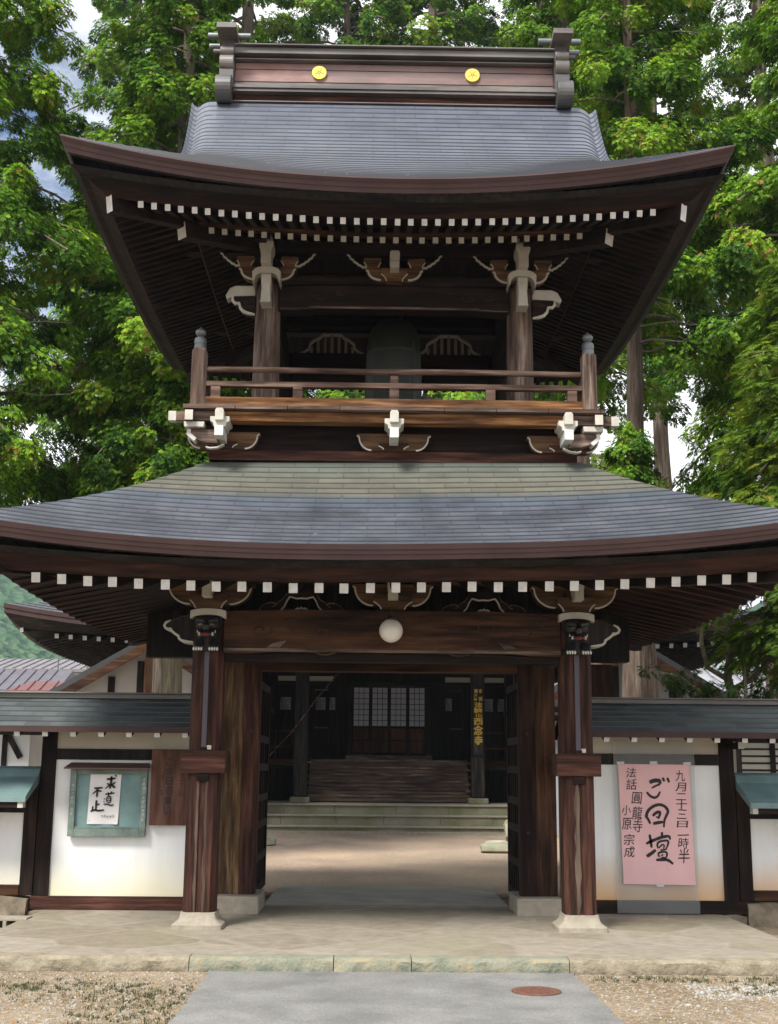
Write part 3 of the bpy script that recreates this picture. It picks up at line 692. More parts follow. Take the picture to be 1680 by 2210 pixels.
for sx in (-1, 1):
    x = sx*PX
    m = M(); cloud_nose(m, x+sx*.13, sx, 2.48, .25, .155, 10.62, 10.80, BLACKW, OLDWHITE); m.build('cloud_bracket', G_)
    m = M(); cap_plate(m, x, 10.70, 2.635, .30, .36, .055, .02); m.build('pillar_cap', G_, bevel=.004)
    m = M()
    block(m, x, 10.52, 10.88, 2.815, 2.692, .158, .11)
    bell_arm(m, x, 10.60, 10.80, 2.925, 2.735, .37, .17)
    m.build('bracket_arm', G_)
    m = M(); n_ = 6
    st = [(x+.037, 2.775), (x+.037, 2.86), (x+.044, 2.90), (x+.062, 2.945), (x+.074, 2.96), (x-.074, 2.96), (x-.062, 2.945), (x-.044, 2.90), (x-.037, 2.86), (x-.037, 2.775)]
    m.prism(st, 10.36, 10.60, OLDWHITE); m.build('bracket_nose', G_)
m = M(); block(m, 0, 10.54, 10.86, 2.82, 2.70, .165, .10); bell_arm(m, 0, 10.62, 10.80, 2.925, 2.74, .345, .17); m.build('bracket_arm', G_)
m = M(); st = [(.042, 2.775), (.042, 2.835), (.036, 2.845), (.046, 2.87), (.046, 2.95), (-.046, 2.95), (-.046, 2.87), (-.036, 2.845), (-.042, 2.835), (-.042, 2.775)]
m.prism(st, 10.40, 10.62, OLDWHITE); m.build('bracket_nose', G_)
# frog-leg struts between the brackets
for sg in (-1, 1):
    m = M(); cx = sg*.785
    out = [(-.36, 2.70), (-.34, 2.735), (-.27, 2.765), (-.215, 2.745), (-.20, 2.77), (-.16, 2.79), (-.13, 2.84), (-.10, 2.87), (.10, 2.87), (.13, 2.84), (.16, 2.79), (.20, 2.77), (.215, 2.745), (.27, 2.765), (.34, 2.735), (.36, 2.70)]
    inn = [(.175, 2.70), (.145, 2.73), (.125, 2.78), (.10, 2.815), (.07, 2.808), (.045, 2.80), (0, 2.803), (-.045, 2.80), (-.07, 2.808), (-.10, 2.815), (-.125, 2.78), (-.145, 2.73), (-.175, 2.70)]
    q = [(cx+a, b) for a, b in out]; w_ = [(cx+a, b) for a, b in inn]
    for i in range(len(q)-1):
        pass
    m.prism((q + w_)[::-1], 10.66, 10.76, DARK['X'])
    m.ribbon(w_, 10.652, 10.70, .009, OLDWHITE); m.ribbon(q[:7], 10.652, 10.70, .006, GREYW['X']); m.ribbon(q[9:], 10.652, 10.70, .006, GREYW['X'])
    for k in (-1, 1): m.ribbon([(cx + k*(.25 + .03*cos(t)), 2.745 + .018*sin(t)) for t in [i*.6 for i in range(9)]], 10.65, 10.70, .006, GREYW['X'])
    m.ribbon([(cx-.05, 2.703), (cx-.03, 2.715), (cx-.01, 2.71), (cx, 2.725), (cx+.01, 2.71), (cx+.03, 2.715), (cx+.05, 2.703)], 10.64, 10.70, .010, OLDWHITE)
    m.build('frog_leg_strut', G_)
# purlins, inner boards, side frames
for y in (10.70, YC+1.70):
    m = M(); m.box(-2.55, 2.55, y-.09, y+.09, 2.94, 3.02, BROWN['X']); m.build('eave_purlin', G_)
for sx in (-1, 1):
    m = M(); m.box(sx*PX-.09, sx*PX+.09, 9.95, YC+2.45, 2.925, 3.015, DARK['Y']); m.build('side_purlin', G_)
    m = M(); m.box(sx*PX-.07, sx*PX+.07, 10.86, YC+1.56, 2.35, 2.62, DARK['Y']); m.build('side_beam', G_)
    m = M(); m.box(min(sx*1.60, sx*2.47), max(sx*1.60, sx*2.47), 12.75, 12.95, 2.46, 3.02, BLACKW); m.build('wing_board', G_)
    m = M(); m.box(sx*2.2-.17, sx*2.2+.17, 13.15, 13.2, .09, 2.46, BROWN['Z'] if sx > 0 else BLACKW)
    if sx > 0: m.build('rear_board', G_)
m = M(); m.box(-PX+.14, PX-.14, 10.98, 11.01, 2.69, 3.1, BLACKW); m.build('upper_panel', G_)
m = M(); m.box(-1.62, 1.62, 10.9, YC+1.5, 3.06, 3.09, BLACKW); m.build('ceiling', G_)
# lattice door leaves folded back inside
for sx in (-1, 1):
    x = sx*1.335; m = M()
    y0, y1 = (12.0, 14.2) if sx < 0 else (12.0, 13.7)
    for a in (y0, y1-.07): m.box(x-.03, x+.03, a, a+.07, PZ+.02, 2.25, DARK['Z'])
    for z in (PZ+.02, .42, .75, 1.02, 1.33, 1.62, 2.17): m.box(x-.028, x+.028, y0+.071, y1-.071, z, z+.075, DARK['Z'])
    k = 9
    for i in range(1, k): yy = y0 + (y1-y0)*i/k; m.box(x-.018, x+.018, yy-.022, yy+.022, PZ+.1, 2.16, DARK['Z'])
    m.box(x+sx*.04-.008, x+sx*.04+.008, y0, y1, 1.1, 2.2, DARK['Z'])
    m.build('door_leaf', G_)

# ---------------- carved guardian heads on the pillar tops
def beast(x, sx):
    y = 10.585
    rows = [(.055, 2.645, .02), (.10, 2.625, .075), (.118, 2.585, .12), (.112, 2.545, .135), (.098, 2.52, .12), (.104, 2.49, .15), (.094, 2.455, .165), (.085, 2.425, .12), (.090, 2.405, .10), (.112, 2.375, .085), (.118, 2.345, .07), (.10, 2.325, .03)]
    mm = M(); vs = []; fs = []; n = 12
    for r, z, d in rows:
        for k in range(n+1):
            t = pi*k/n; vs.append((x - r*cos(t), y + .03 - (d + .01)*sin(t)**.7, z))
    for i in range(len(rows)-1):
        for k in range(n): a = i*(n+1)+k; fs.append((a, a+n+1, a+n+2, a+1))
    mm.poly(vs, fs, BLACKL)
    # ears, brow, nose, paws
    for k in (-1, 1):
        mm.beam((x+k*.085, y-.05, 2.60), (x+k*.125, y-.02, 2.655), .035, .03, BLACKL, w2=.01, h2=.01)
        mm.beam((x+k*.015, y-.135, 2.57), (x+k*.085, y-.10, 2.585), .03, .022, BLACKL)
        mm.tube([(x+k*.062, y-.02, 2.40), (x+k*.064, y-.10, 2.375), (x+k*.066, y-.125, 2.345)], [.045, .046, .035], BLACKL, 10)
    mm.tube([(x, y-.10, 2.545), (x, y-.15, 2.515), (x, y-.155, 2.495)], [.02, .032, .02], BLACKL, 10)
    b = mm.build('carved_beast', G_, smooth=True)
    b['label'] = 'black carved beast head with red mouth and white claws on the %s pillar top' % ('left' if sx < 0 else 'right')
    e = M()
    for k in (-1, 1):
        e.tube([(x+k*.045-.02, y-.128, 2.543), (x+k*.045, y-.137, 2.548), (x+k*.045+.02, y-.128, 2.546)], [.007,.012,.007], GREYW['X'], 8)
    e.build('eye', b)
    e = M(); e.tube([(x-.048, y-.155, 2.462), (x, y-.175, 2.458), (x+.048, y-.155, 2.462)], [.006,.018,.006], REDL, 10); e.build('mouth', b)
    e = M()
    for k in (-1, 1):
        e.tube([(x+k*.055, y-.15, 2.452), (x+k*.055, y-.158, 2.478)], [.011, .006], OLDWHITE, 8); e.tube([(x+k*.072, y-.13, 2.475), (x+k*.076, y-.13, 2.497)], [.007,.003], OLDWHITE, 8)
    e.build('tusk', b)
    e = M()
    for k in (-1, 1):
        for j in range(4):
            xx = x + k*.066 + (j-1.5)*.021
            e.tube([(xx, y-.135, 2.352), (xx, y-.15, 2.342), (xx, y-.148, 2.325)], [.008,.010,.004], WHITE, 8)
    e.build('claw', b)
for sx in (-1, 1): beast(sx*PX, sx)
# ================================================================ upper storey
RX, RF, RB = 1.755, 10.75, YC*2 - 10.75      # railing lines
m = M()
for y0 in (10.86, YC*2-10.98): m.box(-1.655, 1.655, y0, y0+.12, 4.07, 4.165, RED['X'])
for s in (-1, 1): m.box(min(s*1.654, s*1.53), max(s*1.654, s*1.53), 10.981, YC*2-10.981, 4.07, 4.164, RED['Y'])
m.build('base_sill', G_, bevel=.004)
m = M()
for y0 in (10.93, YC*2-10.97): m.box(-1.50, 1.50, y0, y0+.04, 4.165, 4.47, DARK['X'])
for s in (-1, 1): m.box(min(s*1.5, s*1.46), max(s*1.5, s*1.46), 10.971, YC*2-10.971, 4.166, 4.469, DARK['Y'])
m.build('lower_boarding', G_)
m = M(); m.box(-1.62, 1.62, 10.62, 10.75, 4.362, 4.455, ORANGE); m.build('deck_beam', G_, bevel=.006)
m = M(); m.box(-1.62, 1.62, YC*2-10.75, YC*2-10.62, 4.362, 4.455, BROWN['X'])
for s in (-1, 1): m.box(min(s*1.62, s*1.75), max(s*1.62, s*1.75), 10.75, YC*2-10.75, 4.362, 4.455, BROWN['Y'])
m.build('deck_beam', G_, bevel=.006)
m = M()
kx = -1.86
while kx < 1.84:      # deck boards laid edge to edge, their weathered ends showing
    w_ = min(.46, 1.86-kx); m.box(kx+.002, kx+w_-.002, 10.545 + r_.uniform(0, .008), YC*2-10.55, 4.458, 4.495 + r_.uniform(-.002, .002), GREYW['X']); kx += w_
m.build('deck_floor', G_, bevel=.004)
# rails
def low_rail():
    n = 40; lo = []; hi = []
    for i in range(n+1):
        x = -1.70 + 3.40*i/n; e = max(0, 1 - abs(x)/.42); e2 = max(0, (abs(x)-1.35)/.35)
        lo.append((x, 4.532 - .03*min(1, e*1.5) - .028*min(1, e2*1.6) + .004*sin(i*.9))); hi.append((x, 4.61))
    mm = M(); mm.prism(lo + hi[::-1], RF-.045, RF+.045, ORANGE); return mm.build('bottom_rail', G_)
low_rail()
m = M(); m.box(-1.745, 1.745, RF-.035, RF+.035, 4.712, 4.762, RAILW); m.build('middle_rail', G_, bevel=.006)
m = M(); m.tube([(-1.70 + 3.4*i/16, RF, 4.876 + .004*sin(i*.7)) for i in range(17)], .027, RAILW, 10); m.build('top_rail', G_, smooth=True)
for z, r in ((4.57, .035), (4.737, .025), (4.876, .025)):
    m = M()
    m.box(-1.70, 1.70, RB-.03, RB+.03, z-r, z+r, RAILW)
    for s in (-1, 1): m.box(min(s*(RX-.03), s*(RX+.03)), max(s*(RX-.03), s*(RX+.03)), RF+.07, RB-.07, z-r, z+r, RAILW)
    m.build('side_rail', G_)
for x, z1 in ((0, 4.862), (-.865, 4.711), (.865, 4.711), (-1.60, 4.711), (1.60, 4.711)):
    m = M(); m.box(x-.043, x+.043, RF-.036, RF+.036, 4.605, 4.7115, RAILW)
    if z1 > 4.8:
        m.box(x-.036, x+.036, RF-.03, RF+.03, 4.762, 4.832, RAILW); m.box(x-.043, x+.043, RF-.032, RF+.032, 4.832, 4.85, DARK['X'])
    m.build('rail_strut', G_, bevel=.004)
def rail_post(x, y):
    mm = M(); w = .066
    o_ = [(-w+.02,-w),(w-.02,-w),(w,-w+.02),(w,w-.02),(w-.02,w),(-w+.02,w),(-w,w-.02),(-w,-w+.02)]
    vs = [(x+a, y+b, 4.49) for a, b in o_] + [(x+a, y+b, 5.035) for a, b in o_] + [(x+a*.86, y+b*.86, 5.06) for a, b in o_]
    fs = [(i+8*j, (i+1) % 8 + 8*j, (i+1) % 8 + 8 + 8*j, i+8+8*j) for j in (0, 1) for i in range(8)] + [tuple(range(16, 24))]
    mm.poly(vs, fs, GREYW['Z']); p = mm.build('rail_post', G_)
    f = M(); f.lathe([(.054,0),(.056,.01),(.054,.045),(.050,.047),(.050,.055),(.055,.057),(.056,.09),(.05,.112),(.03,.122),(.024,.13),(.038,.142),(.048,.16),(.048,.175),(.038,.193),(.018,.205),(.005,.222)], (x, y, 5.055), LEAD, 20)
    f.build('finial', p, smooth=True)
for x in (-RX, RX):
    for y in (RF, RB): rail_post(x, y)
# deck brackets
for x in (-1.53, 0, 1.53):
    m = M(); bell_arm(m, x, 10.80, 10.92, 4.312, 4.16, .33, .20); block(m, x, 10.79, 10.925, 4.225, 4.165, .135, .09, RED['X']); m.build('deck_bracket_arm', G_)
    m = M()
    m.prism([(x-.038, 4.34), (x+.038, 4.34), (x+.038, 4.43), (x+.026, 4.45), (x-.026, 4.45), (x-.038, 4.43)], 10.50, 10.621, OLDWHITE)
    m.prism([(x-.052, 4.292), (x+.052, 4.292), (x+.058, 4.325), (x+.085, 4.342), (x+.085, 4.385), (x-.085, 4.385), (x-.085, 4.342), (x-.058, 4.325)], 10.545, 10.80, OLDWHITE)
    m.prism([(x-.039, 4.20), (x+.039, 4.20), (x+.039, 4.292), (x-.039, 4.292)], 10.50, 10.81, WHITE)
    m.build('deck_bracket_nose', G_, bevel=.004)
for s in (-1, 1):
    m = M()
    m.beam((s*1.985, 10.66, 4.405), (s*1.60, 10.66, 4.408), .085, .082, GREYW['X'], OLDWHITE)
    m.beam((s*1.992, 10.66, 4.405), (s*1.925, 10.66, 4.405), .089, .086, OLDWHITE)
    m.beam((s*1.80, 10.53, 4.392), (s*1.80, 10.75, 4.392), .07, .09, GREYW['Y'], OLDWHITE)
    m.prism([(s*1.76-.085, 4.30), (s*1.76+.085, 4.30), (s*1.76+.09, 4.345), (s*1.76-.09, 4.345)], 10.585, 10.75, OLDWHITE)
    pts = [(s*1.55, 4.165), (s*1.66, 4.172), (s*1.75, 4.20), (s*1.80, 4.25), (s*1.80, 4.288), (s*1.55, 4.288)]
    if s < 0: pts = pts[::-1]
    m.prism(pts, 10.64, 10.76, GREYW['X'])
    q = [(s*1.68, 4.170), (s*1.75, 4.195), (s*1.808, 4.245), (s*1.808, 4.29)]
    m.ribbon(q[1:], 10.632, 10.762, .034, WHITE)
    m.ribbon([(s*1.50, 4.165), (s*1.56, 4.135), (s*1.62, 4.128), (s*1.66, 4.138)], 10.66, 10.72, .012, OLDWHITE)
    m.build('corner_bracket', G_)
# columns
for sx in (-1, 1):
    for y in (11.35, YC*2-11.35):
        m = M(); m.tube([(sx*1.21, y, 4.49), (sx*1.21, y, 5.2), (sx*1.21, y, 5.93)], [.128, .126, .118], GREYW['Z'] if y < YC else DARK['Z'], 28); m.build('upper_column', G_, smooth=True)
ub = koryo('upper_beam', -1.10, 1.10, 11.27, 11.43, 5.645, 5.90, DARK['X'], arch=.010)
m = M(); m.box(-.80, .80, 11.255, 11.27, 5.668, 5.688, GREYW['X'])
for sg in (-1, 1):
    for (cx, cz, r, tr, a0) in ((.72, 5.79, .10, 1.3, .4), (.92, 5.80, .07, 1.0, 2.6), (.52, 5.83, .05, .8, 3.5)): m.ribbon(swirl(sg*cx, cz, r, tr, a0, sg, 20), 11.262, 11.272, [.004+.005*sin(i*.15) for i in range(21)], CARVE)
    m.ribbon([(sg*.80, 5.678), (sg*.84, 5.665), (sg*.88, 5.67), (sg*.93, 5.662), (sg*1.09, 5.662)], 11.258, 11.272, .010, GREYW['X'])
m.build('carved_scrolls', ub)
m = M(); m.box(-1.33, 1.33, 11.25, 11.45, 5.905, 5.99, DARK['X']); m.build('upper_tie', G_, bevel=.006)
m = M(); m.box(-2.0, 2.0, 11.22, 11.36, 6.20, 6.335, DARK['X']); m.build('upper_purlin', G_, bevel=.006)
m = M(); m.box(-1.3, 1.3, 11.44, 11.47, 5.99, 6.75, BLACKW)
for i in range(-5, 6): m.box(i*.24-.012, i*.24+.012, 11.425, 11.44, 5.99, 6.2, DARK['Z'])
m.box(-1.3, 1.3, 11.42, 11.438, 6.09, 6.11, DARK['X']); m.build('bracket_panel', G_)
for sx in (-1, 1):
    m = M(); m.box(sx*1.21-.07, sx*1.21+.07, 11.46, YC*2-11.46, 5.66, 5.98, DARK['Y']); m.box(sx*1.21-.03, sx*1.21+.03, 11.46, YC*2-11.46, 5.98, 6.72, BLACKW); m.build('side_beam', G_)
    m = M(); m.box(sx*1.28-.07, sx*1.28+.07, 10.9, YC*2-10.9, 6.202, 6.334, DARK['Y']); m.build('side_purlin', G_)
YR = YC*2-11.35
m = M(); m.box(-1.10, 1.10, YR-.08, YR+.08, 5.60, 5.935, DARK['X']); m.box(-1.3, 1.3, YR-.09, YR+.09, 6.25, 6.50, DARK['X']); m.box(-1.3, 1.3, YR+.10, YR+.12, 6.5, 6.75, BLACKW); m.box(-2.0, 2.0, YR, YR+.14, 6.20, 6.24, DARK['X']); m.build('rear_beam', G_)
m = M(); m.box(-1.25, 1.25, 11.47, YR+.1, 6.72, 6.75, BLACKW)
for i in range(7): m.box(-1.18, 1.18, 11.6+i*.28, 11.66+i*.28, 6.68, 6.719, DARK['X'])
m.build('inner_ceiling', G_)
SLAT = plain('pale_slat_timber', (.33,.27,.22), .8, .2)
for sg in (-1, 1):     # slatted transoms at the back
    m = M(); cx = sg*.66; y = YR-.02
    top = [(-.36, 5.94), (-.30, 5.965), (-.26, 6.0), (-.245, 6.06), (-.20, 6.10), (-.14, 6.13), (-.10, 6.17), (.10, 6.17), (.14, 6.13), (.20, 6.10), (.245, 6.06), (.26, 6.0), (.30, 5.965), (.36, 5.94)]
    m.ribbon([(cx+a, b) for a, b in top], y-.03, y+.02, .022, OLDWHITE)
    for i in range(-3, 4):
        h = 6.165 - .022*abs(i)**1.7; m.box(cx+i*.078-.016, cx+i*.078+.016, y-.028, y+.015, 5.937, h, SLAT)
    m.build('slatted_transom', G_)
# column-top brackets
def flame(mm, x0, z0, sg, y, L=.19, H=.13):
    P = [(0,0),(.10,.06),(.20,.02),(.30,.16),(.42,.22),(.50,.36),(.62,.44),(.70,.62),(.82,.70),(.88,.92),(1.0,1.0)]
    mm.ribbon([(x0+sg*a*L, z0+b*H) for a, b in P], y-.02, y+.01, [.012,.014,.015,.013,.015,.013,.015,.013,.014,.012,.006], OLDWHITE)
def arm_pair(mm, cx, y0, ztop, zb):
    bell_arm(mm, cx, y0, y0+.12, ztop, zb, .27, .13, line=.018)
    for k in (-1, 1):
        block(mm, cx+k*.21, y0-.02, y0+.14, ztop+.098, ztop+.001, .082, .055)
        flame(mm, cx+k*.265, ztop+.01, k, y0+.02)
for sx in (-1, 1):
    x = sx*1.21
    m = M(); arm_pair(m, x, 11.18, 6.045, 5.92); m.build('bracket_arm', G_)
    m = M()      # white board bent over the post head
    n = 10; up = []; lo = []
    for i in range(n+1):
        t = i/n*2-1; a = abs(t)
        up.append((x + t*.135, 6.01 - .05*a**4)); lo.append((x + t*.128, 5.945 - .10*a**5))
    m.prism(lo + up[::-1], 11.08, 11.42, OLDWHITE); m.build('pillar_cap', G_, bevel=.004)
    m = M()
    m.prism([(x-.046, 5.66), (x+.046, 5.66), (x+.044, 5.72), (x+.040, 5.79), (x+.046, 5.85), (x+.046, 5.93), (x-.046, 5.93), (x-.046, 5.85), (x-.040, 5.79), (x-.044, 5.72)], 11.06, 11.25, OLDWHITE)
    m.prism([(x-.05, 5.645), (x+.05, 5.645), (x+.05, 5.662), (x-.05, 5.662)], 11.05, 11.26, OLDWHITE)
    m.build('beam_nose', G_, bevel=.004)
    m = M()
    m.prism([(x-.048, 6.01), (x+.048, 6.01), (x+.048, 6.13), (x+.066, 6.17), (x+.066, 6.225), (x-.066, 6.225), (x-.066, 6.17), (x-.048, 6.13)], 10.98, 11.2, OLDWHITE)
    m.prism([(x-.036, 6.235), (x+.036, 6.235), (x+.046, 6.255), (x+.046, 6.318), (x+.036, 6.335), (x-.036, 6.335), (x-.046, 6.318), (x-.046, 6.255)], 10.94, 11.21, OLDWHITE)
    m.build('bracket_nose', G_, bevel=.003)
    m = M()
    P = [(sx*1.33, 5.80), (sx*1.53, 5.795), (sx*1.60, 5.765), (sx*1.615, 5.80), (sx*1.575, 5.875), (sx*1.52, 5.90), (sx*1.33, 5.90)]
    if sx < 0: P = P[::-1]
    m.prism(P, 11.30, 11.42, OLDWHITE); m.build('side_nose', G_, bevel=.005)
    m = M()
    Q = [(1.54, 5.785), (1.545, 5.745), (1.52, 5.715), (1.48, 5.715), (1.47, 5.67), (1.44, 5.635), (1.39, 5.615), (1.33, 5.605)]
    poly_ = [(sx*a, b) for a, b in [(1.33, 5.795)] + Q]
    m.prism(poly_ if sx < 0 else poly_[::-1], 11.29, 11.41, DARK['X'])
    m.ribbon([(sx*a, b) for a, b in Q], 11.275, 11.31, [.012,.024,.026,.024,.024,.026,.024,.012], OLDWHITE)
    m.ribbon(swirl(sx*1.42, 5.72, .035, 1.2, .5, sx, 14), 11.283, 11.30, .006, CARVE)
    m.build('cloud_bracket', G_)
m = M(); block(m, 0, 11.16, 11.36, 6.045, 5.91, .125, .075); arm_pair(m, 0, 11.18, 6.045, 5.93); m.build('bracket_arm', G_)
m = M()
m.prism([(-.036, 6.062), (.036, 6.062), (.046, 6.08), (.046, 6.135), (.036, 6.155), (-.036, 6.155), (-.046, 6.135), (-.046, 6.08)], 11.0, 11.18, OLDWHITE)
m.prism([(-.043, 5.995), (.043, 5.995), (.043, 6.058), (-.043, 6.058)], 11.02, 11.16, OLDWHITE); m.build('bracket_nose', G_, bevel=.003)

# ---------------- upper roof
HW, HD, EZ = 2.83, YC-9.60, 6.19
def ulift(s, d): return .345*abs(s)**2.1 * max(0, 1-d/1.5)**1.4
UD = 2.62
def uprof(d): return EZ + .55*d + .0862*d**2.2
GW = 2.135
def uhalf(d): return 2.0 + .165*max(0, d-1.0)/1.6 + (HW-2.0)*max(0, 1-d/.85)**1.6
def curl(s, d):
    u = abs(s)*uhalf(d); k = max(0, min(1, (u-(uhalf(d)-.22))/.22)); return ulift(s, d) - (.085*min(1, k/.72)**2.2 - .075*max(0, (k-.72)/.28))*max(0, min(1, (d-.45)/.5))
m = M()
for sd in ('front', 'back'): courses(m, side_map(sd, HW, HD), uhalf, uprof, curl, 27, UD, SH_UP, nx=120, step=.010)
for sd in ('left', 'right'): courses(m, side_map(sd, HW, HD), lambda d: HD-d, uprof, flat_side(ulift), 9, .86, SH_UP, nx=40, step=.010)
upper_roof = m.build('upper_roof', G_)
upper_roof['label'] = 'steep upper roof of blue-grey shingles with upswept corners'
m = M()
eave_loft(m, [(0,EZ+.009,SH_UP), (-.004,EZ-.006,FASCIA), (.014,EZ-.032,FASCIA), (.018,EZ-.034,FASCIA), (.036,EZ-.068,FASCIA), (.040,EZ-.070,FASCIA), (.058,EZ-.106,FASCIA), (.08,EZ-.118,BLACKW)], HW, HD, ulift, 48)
m.build('eave_edge', upper_roof)
ZF, ZB = 5.985, 6.108       # tops of flying rafters (d=.35) and base rafters (d=1.0) at the middle
def fl(s, d): return .195*abs(s)**2.0 * max(0, 1-d/2.0)
def bl(s, d): return .135*abs(s)**2.0 * max(0, 1-d/2.4)
m = M()
eave_loft(m, [(.075,EZ-.117,BLACKW), (.14,EZ-.15,BLACKW), (.20,EZ-.155,DARK['X']), (.30,ZF+.03,DARK['X']), (.36,ZF+.008,KAYA['X']), (.37,ZF+.014,DARK['X']), (1.06,ZF+.244,DARK['X']), (1.07,ZB+.015,BROWN['X']), (2.3,ZB+.51,DARK['X'])], HW, HD,  # first bands black: shade behind the fascia is put into the colour
          lambda s, d: ulift(s, d)*.4 + fl(s, d)*.6 if d < .25 else (fl(s, d) if d < 1.065 else bl(s, d)), 36)
m.build('soffit', upper_roof)
m = M(); eave_loft(m, [(.98,ZB+.003,BROWN['X']), (.975,ZB+.036,BROWN['X']), (1.05,ZB+.04,BROWN['X'])], HW, HD, bl, 30); m.build('rafter_batten', upper_roof)
rf = rafter_mesh('rafter', .047, .056, .74, .33)
rb = rafter_mesh('rafter', .049, .054, 1.15, .40, OLDWHITE)
for i in range(39):
    x = -2.20 + i*.1158
    put_part(rf, 'rafter', upper_roof, (x + jr.uniform(-.003, .003), YC-HD+.345, ZF + fl(x/(HW-.35), .35) + jr.uniform(-.002, .002)))
for i in range(29):
    x = -1.675 + i*.1197
    put_part(rb, 'rafter', upper_roof, (x + jr.uniform(-.003, .003), YC-HD+1.0, ZB + bl(x/(HW-1.0), 1.0) + jr.uniform(-.002, .002)))
for sd, L0, ax in (('left', HD, 'X'), ('right', HD, 'X'), ('back', HW, 'Y')):
    f = side_map(sd, HW, HD)
    for i in range(-19, 20):
        u = i*.1158
        if abs(u) < L0-.55:
            z = ZF + (fl if sd == 'back' else flat_side(fl))(u/(L0-.35), .35) - .028; stuffR.beam(f(u, .345, z), f(u, 1.06, z+.715*.33), .047, .056, DARK[ax], WHITE)
        if abs(u) < L0-1.1:
            z = ZB + (bl if sd == 'back' else flat_side(bl))(u/(L0-1.0), 1.0) - .027; stuffR.beam(f(u, 1.0, z), f(u, 2.1, z+1.1*.40), .049, .054, DARK[ax], OLDWHITE)
stuffR.build('side_rafters', G_, kind='stuff')
for sx in (-1, 1):
    for sy in (-1, 1):
        hip_beam(HW, HD, .36, ZF+.115, 1.30, ZF+.30, .085, .165, sx, sy).build('hip_rafter', upper_roof)
        hip_beam(HW, HD, .90, ZB-.015, 1.8, ZB+.20, .12, .14, sx, sy).build('hip_rafter', upper_roof)
# verges and gables
for s in (-1, 1):
    n = 26
    for sy in (-1, 1):
        m = M()
        for i in range(n):
            d0, d1 = .62+(UD-.62)*i/n, .62+(UD-.62)*(i+1)/n
            P = lambda d, dz, ins: (s*(uhalf(d)-ins), YC + sy*(HD-d), uprof(d) + curl(1, d) + dz)
            for (a, b, mt) in (((.012,-.01),(-.035,-.01),SH_UP), ((-.035,-.01),(-.24,.02),FASCIA)):
                m.face([P(d0, a[0], a[1]), P(d1, a[0], a[1]), P(d1, b[0], b[1]), P(d0, b[0], b[1])], mt)
            m.face([P(d0,-.24,.02), P(d1,-.24,.02), P(d1,-.24,.22), P(d0,-.24,.22)], DARK['Y'])
        m.build('verge_board', upper_roof)
    m = M(); pts = [(YC-(HD-d), uprof(d)-.06) for d in [.80+(UD-.80)*i/14 for i in range(15)]]
    pts = pts + [(2*YC-y, z) for y, z in pts[::-1]]
    m.face([(s*1.93, y, z) for y, z in pts], BLACKW); m.build('gable_wall', upper_roof)
# ridge
RH = 1.72
m = M()
YF = 12.20
m.box(-RH, RH, YF, 2*YC-YF, 8.28, 8.43, RED['X']); 
m.build('ridge_base', upper_roof)
m = M()
for z0, z1, y in ((8.332,8.346,YF-.03), (8.43,8.462,YF-.07), (8.465,8.505,YF-.085)): m.box(-RH-.01, RH+.01, y, 2*YC-y, z0, z1, GREYCOP)
m.build('ridge_ledge', upper_roof, bevel=.003)
ridge = M()
for i in range(4):
    z0 = 8.535 + i*.0755; y = YF + .05 - (.010 if i % 2 else 0)
    ridge.box(-RH, RH, y + .004*i, 2*YC - y - .004*i, z0, z0+.0725, COPRED if i else GREYCOP)
ridge.box(-RH, RH, YF+.075, 2*YC-YF-.075, 8.505, 8.9, BLACKW)
ridge = ridge.build('ridge_panel', upper_roof, bevel=.004)
m = M(); m.box(-RH-.0, RH+.0, YF-.01, 2*YC-YF+.01, 8.842, 8.858, GREYCOP); m.box(-RH, RH, YF-.06, 2*YC-YF+.06, 8.885, 8.955, GREYCOP); m.box(-RH, RH, YF-.10, 2*YC-YF+.10, 8.962, 8.978, GREYCOP)
m.box(-RH, RH, YF+.05, 2*YC-YF-.05, 8.97, 9.0, GREYCOP); m.build('ridge_cap', upper_roof, bevel=.004)
for cx in (-.812, .842):
    m = M(); cz = 8.715
    pr = [(.0, 0), (.076, 0), (.080, .006), (.080, .028), (.0, .028)]
    vs = []; fs = []; n = 40
    for r, h in pr[1:]:
        for k in range(n): t = 2*pi*k/n; vs.append((cx + r*cos(t), YF+.018 + h, cz + r*sin(t)))
    for i in range(len(pr)-2):
        for k in range(n): a = i*n+k; b = i*n+(k+1) % n; fs.append((a, a+n, b+n, b))
    fs.append(tuple(range(n)))
    m.poly(vs, fs, GOLD); c_ = m.build('gilt_crest', upper_roof)
    e = M(); GD = GOLD_D = plain('gilt_groove', (.42,.24,.03), .5) if cx < 0 else bpy.data.materials['gilt_groove']
    for k in range(5):
        a = pi/2 + pi/5 + k*2*pi/5
        e.ribbon([(cx + .014*cos(a), cz + .014*sin(a)), (cx + .03*cos(a+.12), cz + .03*sin(a+.12)), (cx + .055*cos(a+.03), cz + .055*sin(a+.03))], YF+.0145, YF+.02, [.009, .006, .003], GD)
        b = a + pi/5; e.ribbon([(cx + .016*cos(a), cz + .016*sin(a)), (cx + .010*cos(b), cz + .010*sin(b)), (cx + .016*cos(a+2*pi/5), cz + .016*sin(a+2*pi/5))], YF+.0145, YF+.02, .005, GD)
    e.build('crest_pattern', c_)
def xdrum(mm, x0, x1, y, z, r, mat, n=24, ry=None):
    vs = []
    for x in (x0, x1):
        for k in range(n): t = 2*pi*k/n; vs.append((x, y + (ry or r)*cos(t), z + r*sin(t)))
    mm.poly(vs, [(k, (k+1) % n, (k+1) % n + n, k+n) for k in range(n)] + [tuple(range(n))[::-1], tuple(range(n, 2*n))], mat)
ORN = plain('dark_grey_copper', (.065,.062,.062), .4, .3, 7, bump=.05, spec=.5)
